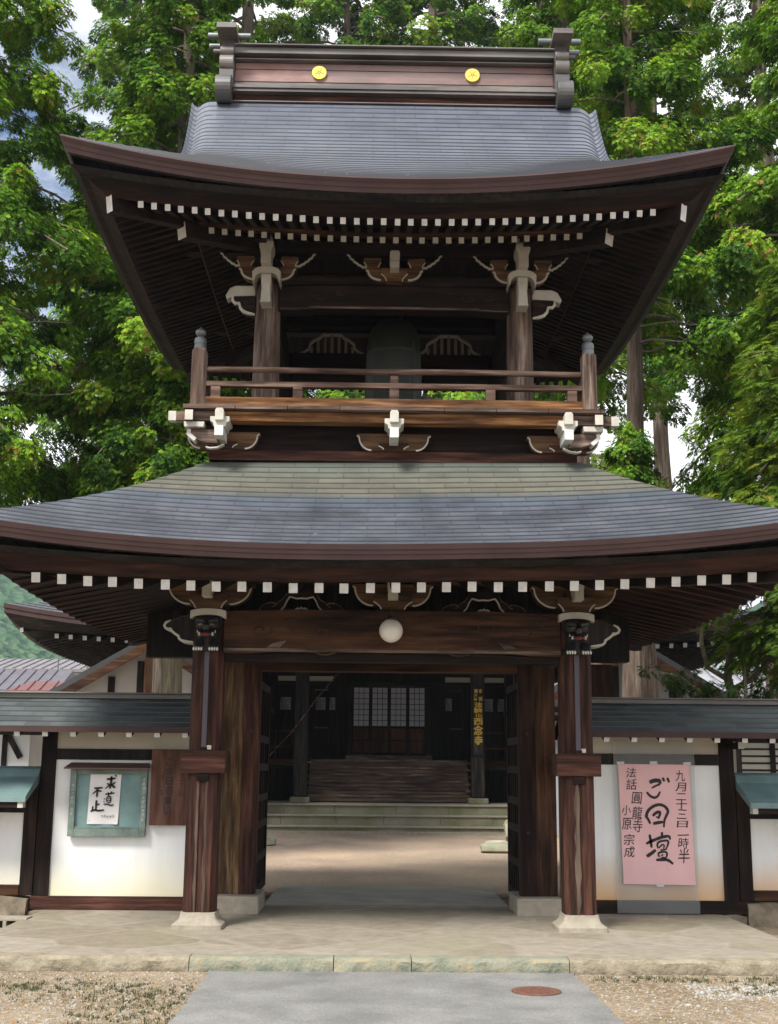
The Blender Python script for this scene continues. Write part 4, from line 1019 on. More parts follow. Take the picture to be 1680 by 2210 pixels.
for s in (-1, 1):
    m = M(); x0, x1 = RH+.0, RH+.155
    def xs(a, b): return (min(s*a, s*b), max(s*a, s*b))
    a, b = xs(x0+.01, x1+.02); xdrum(m, a, b, YF-.10, 8.43, .145, ORN)
    a, b = xs(x0, x1-.005); m.box(a, b, YF-.12, 2*YC-YF+.12, 8.44, 8.66, ORN)
    a, b = xs(x0, x1-.008); xdrum(m, a, b, YF-.08, 8.745, .085, GREYCOP); m.box(a+.004, b-.004, YF-.08, 2*YC-YF+.08, 8.66, 8.9, ORN)
    a, b = xs(x0, x1-.012); xdrum(m, a, b, YF-.10, 8.87, .055, GREYCOP)
    a, b = xs(x0+.006, x1-.02); m.box(a, b, YF-.06, 2*YC-YF+.06, 8.90, 9.06, ORN)
    a, b = xs(x0-.035, x1+.02)
    m.poly([(a, YF-.28, 9.045), (b, YF-.28, 9.045), (b, YC, 9.02), (a, YC, 9.02), (a, YF-.28, 9.105), (b, YF-.28, 9.105), (b, YC, 9.10), (a, YC, 9.10)], [(0,1,5,4),(1,2,6,5),(2,3,7,6),(3,0,4,7),(4,5,6,7),(3,2,1,0)], GREYCOP)
    m.poly([(a, YC, 9.02), (b, YC, 9.02), (b, 2*YC-YF+.28, 9.045), (a, 2*YC-YF+.28, 9.045), (a, YC, 9.10), (b, YC, 9.10), (b, 2*YC-YF+.28, 9.105), (a, 2*YC-YF+.28, 9.105)], [(0,1,5,4),(1,2,6,5),(2,3,7,6),(3,0,4,7),(4,5,6,7),(3,2,1,0)], GREYCOP)
    for y, z in ((YF-.02, 9.10), (YF+.10, 9.045)):
        a, b = xs(x0-.165, x1+.14); m.tube([(a, y, z), (b, y, z)], .036, LEAD, 14)
    a, b = xs(x1-.02, x1+.07); m.tube([(a, YF-.06, 8.89), (b, YF-.06, 8.89)], .028, ORN, 12)
    m.build('ridge_end_ornament', upper_roof, bevel=.004, label='dark stacked scroll ornament on the %s ridge end' % ('left' if s < 0 else 'right'))

# ---------------- bell and lamp (they hang from the gate: things of their own)
bell = thing('temple_bell', (.02, YC, 4.95), 'large dark green bronze bell hanging inside the upper storey behind the railing', 'bell')
m = M(); prof = [(.0, .0), (.298, .0), (.312, .01), (.312, .045), (.300, .055), (.298, .14), (.302, .145), (.302, .16), (.295, .165), (.292, .40), (.296, .405), (.296, .42), (.289, .425), (.283, .62), (.287, .625), (.287, .645), (.279, .65), (.266, .80), (.235, .91), (.18, .975), (.10, 1.01), (.0, 1.018)]
m.lathe(prof[1:-1] + [(.005, 1.018)], (.02, YC, 4.95), BRONZE, 48)
for k in range(4):
    a = k*pi/2 + pi/4; m.beam((.02+.300*cos(a), YC+.300*sin(a), 5.0), (.02+.274*cos(a), YC+.274*sin(a), 5.7), .05, .012, BRONZE, up=(cos(a), sin(a), 0))
m.build('bell_body', bell, smooth=True)
m = M()
for row in range(4):
    for k in range(28):
        if k % 7 == 0: continue
        a = 2*pi*k/28; z = 4.95 + .665 + row*.032; r = .28 - (row*.004)
        m.beam((.02 + r*cos(a), YC + r*sin(a), z), (.02 + (r+.012)*cos(a), YC + (r+.012)*sin(a), z), .016, .016, BRONZE)
m.build('bell_studs', bell)
m = M(); m.tube([(.02-.07, YC, 5.96), (.02-.065, YC, 6.05), (.02, YC, 6.10), (.02+.065, YC, 6.05), (.02+.07, YC, 5.96)], .025, BRONZE, 10); m.tube([(.02, YC, 6.09), (.02, YC, 6.72)], .02, BLACKL, 8); m.build('bell_loop', bell, smooth=True)
lamp = thing('globe_lamp', (-.015, 10.47, 2.51), 'round milky glass globe lamp hanging at the middle of the front beam', 'lamp')
m = M(); n = 20; m.lathe([(max(.003, .100*sin(pi*i/n)), -.100*cos(pi*i/n)) for i in range(n+1)], (-.015, 10.47, 2.51), GLOBE, 32); m.build('globe', lamp, smooth=True)
m = M(); m.lathe([(.044, .0), (.044, .016), (.030, .022), (.022, .03), (.005, .034)], (-.015, 10.47, 2.60), BLACKL, 20); m.tube([(-.015, 10.47, 2.63), (-.015, 10.47, 2.69), (-.012, 10.56, 2.71)], .006, BLACKL, 8); m.build('lamp_holder', lamp)
# ================================================================ walls, boards, notices
def glyph(mm, ch, cx, cz, w, h, y, mat, rot=0.0, shear=0.0, bold=0.0, fit=True):
    cu = bpy.data.curves.new('glyph', 'FONT'); cu.body = ch; cu.size = 1; cu.resolution_u = 2; cu.offset = bold; cu.fill_mode = 'FRONT'
    ob = bpy.data.objects.new('glyph', cu); COL.objects.link(ob)
    dg = bpy.context.evaluated_depsgraph_get(); me = ob.evaluated_get(dg).to_mesh()
    V = np.array([(v.co.x, v.co.y) for v in me.vertices]); F = [tuple(p.vertices) for p in me.polygons]
    ob.evaluated_get(dg).to_mesh_clear(); bpy.data.objects.remove(ob); bpy.data.curves.remove(cu)
    if not len(V): return
    lo, hi = V.min(0), V.max(0); c = (lo+hi)/2; sz = np.maximum(hi-lo, .12)
    sc = np.array([w, h])/sz if fit else np.array([w, h])
    if fit and sz[1] < .3*sz[0]: sc[1] = sc[0]
    V = (V-c)*sc; V[:, 0] += shear*V[:, 1]
    cr_, sr = cos(rot), sin(rot); V = V @ np.array([[cr_, sr], [-sr, cr_]])
    mm.poly([(cx+a, y, cz+b) for a, b in V], F, mat)
def column_text(mm, text, cx, z0, z1, w, y, mat, jit=.0, bold=0.0, seed=1, tall=.86):
    g = random.Random(seed); n = len(text); st = (z0-z1)/n
    for i, ch in enumerate(text):
        if ch == ' ': continue
        glyph(mm, ch, cx + g.uniform(-jit, jit), z0 - st*(i+.5), w*g.uniform(.9, 1.05), st*tall*g.uniform(.9, 1.05), y, mat, g.uniform(-.06, .06)*(jit > 0), g.uniform(-.05, .12)*(jit > 0), bold)
def brush(mm, pts, w, fx, y, mat):
    """one brush stroke: swells then tapers; pts in drawing units mapped by fx; the last number is the width"""
    P = [fx(*p) for p in pts]; Q = []; n = len(P)
    for i in range(n-1):
        for k in range(5):
            t = k/5; a = P[max(i-1, 0)]; b = P[i]; c_ = P[i+1]; d = P[min(i+2, n-1)]
            Q.append(tuple(.5*((2*b[j]) + (-a[j]+c_[j])*t + (2*a[j]-5*b[j]+4*c_[j]-d[j])*t*t + (-a[j]+3*b[j]-3*c_[j]+d[j])*t**3) for j in (0, 1)))
    Q.append(P[-1]); N_ = len(Q); g = random.Random(int(pts[0][0]*7+pts[0][1]))
    W_ = [w*(.72 + .28*min(1, i/(N_*.18)) if i < N_*.2 else 1.0 - .38*max(0, (i/N_-.6)/.4))*g.uniform(.93, 1.07) for i in range(N_)]
    mm.ribbon(Q, y, y+.0006, W_, mat)

def boundary_wall(sg, label, plaster):
    X = lambda a, b: (min(sg*a, sg*b), max(sg*a, sg*b))
    t = thing('boundary_wall', (sg*2.4, 11.93, PZ), label, 'wall', 'plastered walls joining the gate')
    Y = 11.865
    a, b = X(1.60, 3.11)
    m = M(); m.box(a, b, Y+.02, Y+.12, .205, 1.425, plaster); m.build('plaster_panel', t)
    m = M(); m.box(a, b, Y+.02, Y+.12, 1.525, 1.68, CREAM); m.build('upper_panel', t)  # strip under the eaves: their shadow is put into the cream colour
    m = M(); m.box(a, b, Y-.006, Y+.13, 1.425, 1.525, BLACKW); m.build('rail_beam', t, bevel=.004)
    a, b = X(1.62, 3.26) if sg < 0 else X(1.62, 3.30)
    m = M(); m.box(a, b, Y-.015, Y+.14, .088, .205, RED['X'] if sg < 0 else DARK['X']); m.build('sill_beam', t, bevel=.006)
    a, b = X(3.10, 3.235)
    m = M(); m.box(a, b, Y-.012, Y+.16, .206, 1.70, DARK['Z']); m.build('post', t, bevel=.005)
    # roof
    R0, R1 = 1.66, 3.95
    ye, yr, ze, zr = 11.27, 11.99, 1.705, 2.0
    m = M(); n = 6
    for back in (0, 1):
        for i in range(n):
            f = lambda k: (ye + (yr-ye)*k/n, ze + (zr-ze)*k/n)
            (y0, z0), (y1, z1) = f(i), f(i+1)
            if back: y0, y1 = 2*yr-y0, 2*yr-y1
            x0, x1 = X(R0, R1); q = .075
            F = [(x0, y0, z0+.010), (x1, y0, z0+.010), (x1, y1, z1+.002), (x0, y1, z1+.002)]
            uv = [(x0/q, i+.03), (x1/q, i+.03), (x1/q, i+1), (x0/q, i+1)]
            m.face(F if not back else F[::-1], SH_WALL, uv if not back else uv[::-1])
            if i: 
                F = [(x0, y0, z0), (x1, y0, z0), (x1, y0, z0+.010), (x0, y0, z0+.010)]; m.face(F if not back else F[::-1], SH_WALL, [(x0/q, i)]*4)
    rf_ = m.build('tiled_roof', t)
    x0, x1 = X(R0, R1)
    m = M(); m.box(x0, x1, yr-.055, yr+.055, zr-.005, zr+.038, GREYCOP); m.box(x0, x1, yr-.085, yr+.085, zr+.038, zr+.052, GREYCOP); m.build('ridge_cap', rf_, bevel=.003)
    m = M()
    m.poly([(x0, ye-.002, ze-.042), (x1, ye-.002, ze-.042), (x1, ye-.002, ze+.011), (x0, ye-.002, ze+.011)], [(0,1,2,3)], FASCIA)
    for back in (0, 1):
        yy = lambda y: y if not back else 2*yr-y
        F = [(x0, yy(ye), ze-.042), (x1, yy(ye), ze-.042), (x1, yy(yr), zr-.06), (x0, yy(yr), zr-.06)]; m.face(F[::-1] if not back else F, BLACKW)
    for xx in (x0, x1):
        m.face([(xx, ye, ze-.042), (xx, yr, zr-.06), (xx, 2*yr-ye, ze-.042), (xx, 2*yr-ye, ze+.01), (xx, yr, zr), (xx, ye, ze+.01)], FASCIA)
    m.build('eave_board', rf_)
    m = M(); m.box(x0, x1, Y-.05, Y+.05, 1.69, 1.735, BLACKW); m.build('wall_plate', t)
    i = 0
    while True:
        x = (1.83 if sg < 0 else 1.94) + i*.249; i += 1
        if x > 3.9: break
        m = M(); m.beam((sg*x, 11.30, 1.648), (sg*x, 11.9, 1.648+.6*.37), .052, .052, DARK['Y'], WHITE); m.build('rafter', t, bevel=.003)
    if sg < 0:
        m = M(); m.box(-1.785, -1.735, 11.27, 11.31, 1.60, 1.70, WHITE); m.build('end_cap', t)
    else:
        m = M(); m.box(3.18, 3.235, 11.50, 11.90, 1.575, 1.635, DARK['Y'], OLDWHITE); m.build('eave_bracket', t)
    return t
boundary_wall(-1, 'white plaster wall with shingle roof left of the gate, carrying the turquoise notice board', PLASTER_L)
boundary_wall(1, 'white plaster wall with shingle roof right of the gate, carrying the pink poster', PLASTER_R)
def low_wall(sg, label, plaster):
    X = lambda a, b: (min(sg*a, sg*b), max(sg*a, sg*b))
    t = thing('low_wall', (sg*4.6, 11.95, 0), label, 'wall', 'low plastered walls with copper roofs')
    Y = 11.87; e = 3.25; p0 = 3.37
    a, b = X(p0, 6.4)
    m = M(); m.box(a, b, Y+.02, Y+.14, .30, .94, plaster); m.build('plaster_panel', t)
    m = M(); m.box(a, b, Y-.005, Y+.15, .94, 1.03, BLACKW); m.build('rail_beam', t)
    m = M(); m.box(a, b, Y-.01, Y+.16, .205, .30, BROWN['X']); m.build('sill_beam', t, bevel=.005)
    a, b = X(3.245, 3.368)
    m = M(); m.box(a, b, Y-.006, Y+.15, .206, 1.2, DARK['Z']); m.build('post', t, bevel=.005)
    a, b = X(3.24, 6.5); a2, b2 = X(3.245, 6.5)
    m = M(); yr = 11.93
    prof = [(yr, 1.362), (yr-.075, 1.338), (yr-.14, 1.265), (yr-.16, 1.262), (yr-.52, 1.098), (yr-.525, 1.05), (yr-.50, 1.05), (yr-.1, 1.2)]
    full = prof + [(2*yr-y, z) for y, z in prof[::-1]]
    for i in range(len(full)):
        p, q = full[i], full[(i+1) % len(full)]
        m.face([(a, p[0], p[1]), (a, q[0], q[1]), (b, q[0], q[1]), (b, p[0], p[1])], GREENCOP)
    for xx in (a, b):
        m.face([(xx, y, z) for y, z in full[:8]] , GREENCOP); m.face([(xx, y, z) for y, z in full[8:]], GREENCOP)
    for k in range(5):
        xx = sg*(3.75+k*.6); m.beam((xx, yr-.53, 1.1), (xx, yr-.15, 1.272), .012, .018, GREENCOP)
    m.build('copper_roof', t)
    m = M(); a, b = X(3.31, 6.4); m.box(a, b, 11.43, 11.50, 1.0, 1.048, DARK['X']); m.box(min(sg*3.262, sg*3.3095), max(sg*3.262, sg*3.3095), 11.42, 11.51, 1.0, 1.052, OLDWHITE); m.build('eave_purlin', t)
low_wall(-1, 'low white wall with green copper roof at the left edge', PLASTER_L)
low_wall(1, 'low white wall with green copper roof at the right edge', PLASTER_R)
# foundation stones
def stone(name, x0, x1, y0, y1, z0, z1, mat, seed, a=.012):
    g = random.Random(seed); mm = M(); nx, nz = 5, 3
    pts = {}
    def P(i, j, k):
        if (i, j, k) not in pts:
            x = x0+(x1-x0)*i/nx; y = y0+(y1-y0)*j; z = z0+(z1-z0)*k/nz
            c = .018 if (k == nz) + (i in (0, nx)) >= 2 else 0
            pts[(i, j, k)] = (x + g.uniform(-a, a)*.5, y + g.uniform(-a, a) + (c if j == 0 else 0), z + g.uniform(-a, a)*.5 - c)
        return pts[(i, j, k)]
    for i in range(nx):
        for k in range(nz): mm.face([P(i,0,k), P(i+1,0,k), P(i+1,0,k+1), P(i,0,k+1)], mat); mm.face([P(i+1,1,k), P(i,1,k), P(i,1,k+1), P(i+1,1,k+1)], mat)
        mm.face([P(i,0,nz), P(i+1,0,nz), P(i+1,1,nz), P(i,1,nz)], mat)
    for k in range(nz): mm.face([P(0,1,k), P(0,0,k), P(0,0,k+1), P(0,1,k+1)], mat); mm.face([P(nx,0,k), P(nx,1,k), P(nx,1,k+1), P(nx,0,k+1)], mat)
    return mm.build(name, loc=((x0+x1)/2, (y0+y1)/2, z0), smooth=True)
BOULD = plain('lichened_brown_stone', (.19,.155,.115), .9, .45, 9, bump=.5, col2=(.085,.07,.045))
for lab, x0, x1, z1, sd in (('brown foundation stone under the low wall at the left edge', -4.4, -3.275, .20, 1), ('second foundation stone further left under the low wall', -5.6, -4.42, .20, 4),
        ('low brown foundation stone under the sill right of the pink poster', 2.80, 3.285, .085, 2), ('taller brown foundation stone under the low wall at the right edge', 3.30, 4.3, .20, 3)):
    tag(stone('foundation_stone', x0, x1, 11.80 if z1 > .1 else 11.84, 12.05, -.03, z1, BOULD, sd), lab, 'stone', 'foundation stones under the walls')
tag(stone('foundation_stone', -3.27, -2.95, 11.84, 12.05, -.03, .086, BOULD, 8), 'flat rubble stone beneath the left end of the sill beam', 'stone', 'foundation stones under the walls')
# hollow block on the left
t = thing('concrete_block', (-3.27, 11.22, 0), 'grey hollow concrete block lying at the left corner of the pavement', 'block')
m = M(); x0, x1, y0, y1, z0, z1 = -3.50, -3.08, 11.10, 11.29, -.01, .098
xs_ = [x0, x0+.028, x0+.105, x0+.135, x0+.212, x0+.242, x0+.319, x0+.392-.0, x1]
m.box(x0, x1, y0, y1, z0, z0+.024, CONC); m.box(x0, x1, y0, y1, z1-.024, z1, CONC)
for a, b in ((x0, x0+.035), (x0+.112, x0+.142), (x0+.219, x0+.249), (x0+.326, x1)): m.box(a, b, y0+.001, y1-.001, z0+.0241, z1-.0241, CONC)
m.box(x0+.01, x1-.01, y1-.02, y1-.004, z0+.0245, z1-.0245, CONC); m.build('block_body', t, bevel=.004)
# ---------------- notice board
t = thing('notice_board', (-2.59, 11.86, .74), 'turquoise wooden notice board with little brown roof on the left white wall', 'notice board')
m = M(); m.box(-2.93, -2.25, 11.845, 11.882, .745, 1.335, TEAL); m.build('backing', t)
m = M()
m.box(-2.945, -2.888, 11.805, 11.86, .735, 1.338, TEALF); m.box(-2.292, -2.235, 11.805, 11.86, .735, 1.338, TEALF); m.box(-2.887, -2.293, 11.805, 11.86, .735, .805, TEALF); m.box(-2.887, -2.293, 11.812, 11.86, 1.295, 1.338, TEALF)
m.box(-2.885, -2.295, 11.815, 11.845, .806, .822, TEALF); m.build('frame', t, bevel=.003)
m = M(); m.poly([(-2.985,11.70,1.352), (-2.195,11.70,1.352), (-2.225,11.86,1.40), (-2.955,11.86,1.40), (-2.985,11.70,1.340), (-2.195,11.70,1.340), (-2.225,11.86,1.345), (-2.955,11.86,1.345)], [(0,1,2,3),(4,5,1,0)[::1],(7,6,5,4),(5,6,2,1),(7,4,0,3)], TINROOF); m.build('roof', t)
m = M(); g = random.Random(5)
column_text(m, '真宗大谷派 念寺', -2.917, 1.21, .92, .030, 11.8042, CHALK, .002, .0, 2); column_text(m, '法語掲示伝道の言葉板', -2.263, 1.27, .87, .034, 11.8042, CHALK, .002, .01, 3)
m.build('chalky_lettering', t)
p = M(); n = 8
for i in range(n):
    for j in range(6):
        P = lambda i, j: (-2.765 + .285*i/n - .012*(1-j/6), 11.838 - .006*sin(i*.9)*(1-j/6) - (.012 if (j == 0 and i >= n-1) else 0), .845 + .46*j/6)
        p.face([P(i,j), P(i+1,j), P(i+1,j+1), P(i,j+1)], PAPER)
p = p.build('calligraphy_sheet', loc=(-2.62, 11.84, .845), smooth=True)
tag(p, 'white paper with black brush calligraphy pinned inside the turquoise notice board', 'notice')
p['base'] = (-2.62, 11.84, .845)
fx = lambda x, y: (-2.777 + .292*(x-490)/705, .845 + .46*(1225-y)/965)
u_ = .292/705; m = M()
for w, s in ((38, [(885,378),(980,368),(1085,358)]), (44, [(990,318),(985,440),(962,556)]), (28, [(890,460),(945,478),(910,520),(862,555)]), (28, [(1080,430),(1040,460),(990,485)]), (42, [(985,470),(1030,505),(1082,540)]), (26, [(1068,292),(1102,326)]),
             (27, [(868,662),(975,650),(1078,634)]), (22, [(932,622),(955,672)]), (22, [(1014,606),(985,650)]), (24, [(955,660),(930,712)]), (24, [(915,712),(908,770),(925,812)]), (26, [(915,714),(975,704),(996,740),(985,808),(930,816)]), (16, [(930,746),(978,742)]), (16, [(930,780),(978,775)]),
             (24, [(852,742),(864,760)]), (20, [(848,788),(854,808)]), (27, [(842,850),(930,850),(1010,872),(1068,853)]),
             (36, [(618,552),(710,545),(805,538)]), (26, [(705,560),(650,610),(588,658)]), (36, [(692,585),(688,650),(682,715)]), (32, [(700,588),(745,602),(785,605)]),
             (40, [(682,775),(680,860),(678,955)]), (30, [(690,862),(755,848)]), (30, [(612,888),(604,925),(600,965)]), (38, [(562,988),(640,962),(740,972),(858,958)])):
    brush(m, s, w*1.2*u_, fx, 11.829, INK)
g = random.Random(2)
for i, ch in enumerate('大井谷寺住'): glyph(m, ch, -2.640+i*.026, .915+g.uniform(-.003,.003), .021, .026, 11.829, DARK['X'])
m.build('ink_writing', p)
m = M()
for px_, py_ in ((575,297), (1165,292), (555,680), (1135,680), (535,1160), (1120,1160)):
    a, b = fx(px_, py_); m.lathe([(.004, 0), (.004, .004), (.001, .006)], (a, 11.829, b), CHALK, 8)
m.build('drawing_pin', p)
# ---------------- hanging plaque
t = thing('wooden_plaque', (-2.03, 11.83, .84), 'dark brown wooden plaque with black brush writing beside the left front pillar', 'plaque')
PLAQ = wood('plaque_timber', (.09,.040,.028), (.15,.075,.054), (.20,.11,.085), 'Z', rough=.75, streak=9)
m = M(); m.box(-2.20, -1.86, 11.80, 11.855, .84, 1.527, PLAQ); m.build('board', t, bevel=.004)
m = M(); column_text(m, 'ご命日の集い', -2.03, 1.46, .93, .068, 11.7985, INK, .006, .012, 4, .92); m.build('title_writing', t); m = M(); column_text(m, '毎月二十八日', -1.915, 1.37, 1.10, .04, 11.7985, INK, .003, .01, 5)
m.build('date_writing', t); m = M(); column_text(m, '朝 一日', -2.092, 1.30, 1.11, .024, 11.7985, INK, .003, 0, 6); column_text(m, '後午八時半', -2.137, 1.30, 1.05, .024, 11.7985, INK, .003, 0, 7); m.build('small_writing', t)
# ---------------- pink poster over a clear sheet
m = M(); n, k = 8, 14
for i in range(n):
    for j in range(k):
        P = lambda i, j: (2.155 + .665*i/n - .012 + .022*(1-j/k), 11.845 - .0018*(1 + sin(i*1.7)*sin(j*.8)), .345 + 1.085*j/k + .006*(1-i/n)*(1-j/k))
        m.face([P(i,j), P(i+1,j), P(i+1,j+1), P(i,j+1)], PINK)
p = m.build('pink_poster', loc=(2.48, 11.845, .345), smooth=True); p['base'] = (2.48, 11.845, .345)
tag(p, 'pink paper poster with black Japanese brush writing taped on the right white wall', 'poster')
def fx(x, y):
    v = (2195-y)/2175; u = (x-18-42*(1-v))/1290
    return 2.147 + .665*u + .020*(1-v), .345 + 1.085*v
u_ = .665/1290; m = M()
for w, s in ((62, [(572,352),(660,318),(748,322),(765,378)]), (30, [(768,385),(700,405),(608,455)]), (34, [(812,262),(842,332)]), (34, [(898,262),(930,350)]), (40, [(518,528),(570,592),(645,628),(712,602),(758,515)]),
             (46, [(562,1100),(530,1025),(498,965),(535,865),(630,785),(740,755),(838,790),(890,870),(858,955),(822,1040),(806,1165)]), (46, [(612,962),(662,912),(728,885),(742,930),(708,1012)]), (22, [(668,975),(705,985)]), (48, [(615,1100),(700,1082),(795,1068)]),
             (42, [(545,1295),(560,1400),(575,1532)]), (46, [(478,1462),(560,1422),(660,1380),(770,1342),(890,1325),(912,1385)]), (36, [(770,1250),(768,1325)]), (52, [(482,1690),(560,1640),(648,1572)]), (32, [(690,1545),(680,1470),(725,1422),(850,1402),(878,1440),(858,1500),(830,1562)]), (24, [(705,1540),(760,1480),(800,1490),(790,1550)]), (24, [(730,1575),(835,1562)]), (30, [(708,1700),(700,1625),(830,1608),(842,1680),(790,1735)]), (22, [(740,1680),(780,1650)]), (22, [(735,1715),(800,1700)]), (46, [(650,1752),(760,1745),(860,1752),(952,1822)])):
    brush(m, s, w*1.18*u_, fx, 11.8395, INK)
m.build('title_writing', p)
def place(text, cx, rows, w, seed):
    g = random.Random(seed)
    for ch, (ya, yb) in zip(text, rows):
        a, b = fx(cx[0] + (cx[1]-cx[0])*((ya+yb)/2-100)/1700, (ya+yb)/2); glyph(m, ch, a, b, w*u_*g.uniform(.92, 1.06), (yb-ya)*1.085/2175, 11.8395, INK, g.uniform(-.05, .05), .10, .002)
m = M(); place('九月二十三日', (1135, 1150), ((125,325),(350,510),(545,670),(660,830),(840,1010),(1045,1165)), 185, 1)
place('一時半', (1150, 1152), ((1275,1330),(1350,1545),(1545,1805)), 195, 2)
m.build('date_writing', p); m = M(); place('法話', (245, 245), ((85,265),(290,490)), 190, 3)
place('圓龍寺', (335, 335), ((530,745),(790,1030),(1030,1255)), 185, 4)
m.build('venue_writing', p); m = M(); place('小原', (130, 150), ((770,950),(1000,1210)), 165, 5)
place('宗成', (165, 178), ((1290,1490),(1510,1710)), 185, 6)
m.build('speaker_writing', p)
cm, t_, b_ = newmat('clear_plastic_film')
tr_ = t_.nodes.new('ShaderNodeBsdfTransparent'); tr_.inputs[0].default_value = (.86,.86,.84,1); mxs = t_.nodes.new('ShaderNodeMixShader'); mxs.inputs[0].default_value = .20
b_.inputs['Base Color'].default_value = (.55,.56,.57,1); b_.inputs['Roughness'].default_value = .22; b_.inputs['Specular IOR Level'].default_value = .8
out_ = [q for q in t_.nodes if q.type == 'OUTPUT_MATERIAL'][0]
t_.links.new(tr_.outputs[0], mxs.inputs[1]); t_.links.new(b_.outputs[0], mxs.inputs[2]); t_.links.new(mxs.outputs[0], out_.inputs[0])
m = M(); n = 10
zs = [.094, .15, .21, .30, .6, 1.0, 1.4, 1.53, 1.65]
for i in range(n):
    for j in range(len(zs)-1):
        P = lambda i, j: (2.10 + .76*i/n, 11.8485 - .004*(1+sin(i*1.3 + j))*.5 - (.012 if zs[j] < .25 else 0) - .03*max(0, .2-zs[j])*1.0, zs[j])
        m.face([P(i,j), P(i+1,j), P(i+1,j+1), P(i,j+1)], cm)
for xx in (2.10, 2.86): pass
p = m.build('plastic_sheet', loc=(2.48, 11.85, .094), smooth=True); tag(p, 'clear plastic sheet hung behind the pink poster down over the dark sill', 'plastic sheet')
TAPE = plain('cloudy_tape', (.50,.50,.49), .35, .1)
for lab, x, z in (('strip of cloudy tape at the top left corner of the pink poster', 2.165, 1.44), ('strip of cloudy tape at the top middle of the pink poster', 2.475, 1.445), ('strip of cloudy tape at the top right corner of the pink poster', 2.79, 1.44), ('strip of cloudy tape at the bottom middle of the pink poster', 2.50, .34)):
    m = M(); g = random.Random(int(x*100)); m.poly([(x-.035, 11.838, z-.012), (x+.035, 11.838, z-.014), (x+.035, 11.838, z+.014), (x-.035, 11.838, z+.012), (x-.035, 11.8384, z-.012), (x+.035, 11.8384, z-.014), (x+.035, 11.8384, z+.014), (x-.035, 11.8384, z+.012)], [(0,1,2,3),(7,6,5,4),(0,4,5,1),(1,5,6,2),(2,6,7,3),(3,7,4,0)], TAPE)
    tag(m.build('tape_strip', loc=(x, 11.838, z)), lab, 'tape', 'tape strips holding the pink poster')
# ================================================================ the hall behind
HX = .30
hall = thing('main_hall', (HX, 31, 0), 'dark timber temple hall with shoji doors and wooden stairs seen through the gate', 'temple hall')
HPOD = plain('granite_podium', (.19,.18,.14), .9, .35, 1.6, bump=.3, col2=(.10,.11,.045))
m = M()
for y0, z0, z1 in ((26.72, 0, .15), (27.05, .15, .365), (27.38, .365, .575)):
    x = -3.4
    while x < 4.0:
        w_ = r_.uniform(.9, 1.5); m.box(x+.004, min(4.0, x+w_)-.004, y0 + r_.uniform(0, .01), 30, z0+.0, z1-.03, HPOD); x += w_
    m.box(-3.4, 4.0, y0-.03, 30, z1-.028, z1, STONE)
m.box(-3.4, 4.0, 26.60, 26.9, -.02, .045, STONE)
m.build('stone_steps', hall)
m = M(); m.box(-9, 9.6, 30.001, 38, 0, .57, HPOD); m.box(-9, -3.4, 27.5, 30, 0, .572, HPOD); m.box(4.0, 9.6, 27.5, 30, 0, .572, HPOD); m.build('podium', hall)
BD = {a: wood('hall_timber_' + a, (.012,.010,.009), (.026,.023,.021), (.05,.045,.041), a, rough=.75) for a in 'XYZ'}
HSTEP = wood('hall_step_timber', (.055,.040,.032), (.105,.078,.062), (.16,.125,.10), 'X', rough=.7)
for x in (-1.70, 2.245):
    m = M(); m.box(x-.15, x+.15, 28.15, 28.45, .70, 3.75, BD['Z']); p = m.build('porch_pillar', hall, bevel=.03)
    m = M(); m.box(x-.22, x+.22, 28.08, 28.52, .574, .70, GRANITE); m.build('stone_base', p, bevel=.02)
m = M()
for i in range(6):
    y = 28.55 + i*.17; z = .60 + i*.155
    m.box(-1.54, 2.09, y, y+.2, z, z+.105, HSTEP); m.box(-1.54, 2.09, y-.035, y+.2, z+.106, z+.148, GREYW['X'])
m.build('wooden_stairs', hall)
m = M()
for x in (-1.62, 2.16):
    for i in range(6): m.box(x-.16, x+.10, 28.50+i*.17, 28.60+i*.17, .66+i*.155, .70+i*.155, GREYW['X'])
m.build('stair_end', hall)
m = M(); m.box(-6.5, 7.1, 29.62, 31.1, 1.40, 1.52, BROWN['X']); m.box(-6.5, 7.1, 29.60, 29.72, 1.30, 1.395, BD['X']); m.build('veranda_floor', hall)
m = M(); m.box(-.75, 1.35, 30.70, 31.04, 1.521, 1.635, GREYW['X']); m.build('threshold', hall)
for x in (-6.4, -4.4, -2.56, 3.24, 5.1, 7.0):
    m = M(); m.box(x-.10, x+.10, 30.86, 31.06, .57, 4.2, BD['Z']); m.build('wall_post', hall)
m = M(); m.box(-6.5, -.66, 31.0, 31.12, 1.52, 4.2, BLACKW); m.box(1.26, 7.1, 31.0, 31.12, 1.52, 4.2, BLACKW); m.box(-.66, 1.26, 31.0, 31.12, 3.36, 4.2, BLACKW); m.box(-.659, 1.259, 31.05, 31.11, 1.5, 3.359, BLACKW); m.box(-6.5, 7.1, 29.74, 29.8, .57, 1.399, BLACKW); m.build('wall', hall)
m = M(); m.box(-2.5, 3.1, 30.90, 31.0, 3.33, 3.40, BD['X']); m.box(-.72, -.615, 30.9, 31.0, 1.52, 3.33, BD['Z']); m.box(1.215, 1.32, 30.9, 31.0, 1.52, 3.33, BD['Z']); m.build('door_frame', hall)
for x0, x1 in ((-2.45, -1.08), (1.68, 3.13)):
    m = M(); m.box(x0, x1, 30.955, 31.0, 3.42, 3.54, CREAM); m.build('lintel_panel', hall)
HRED = wood('hall_door_timber', (.05,.022,.016), (.095,.04,.028), (.14,.062,.045), 'Z', rough=.6)
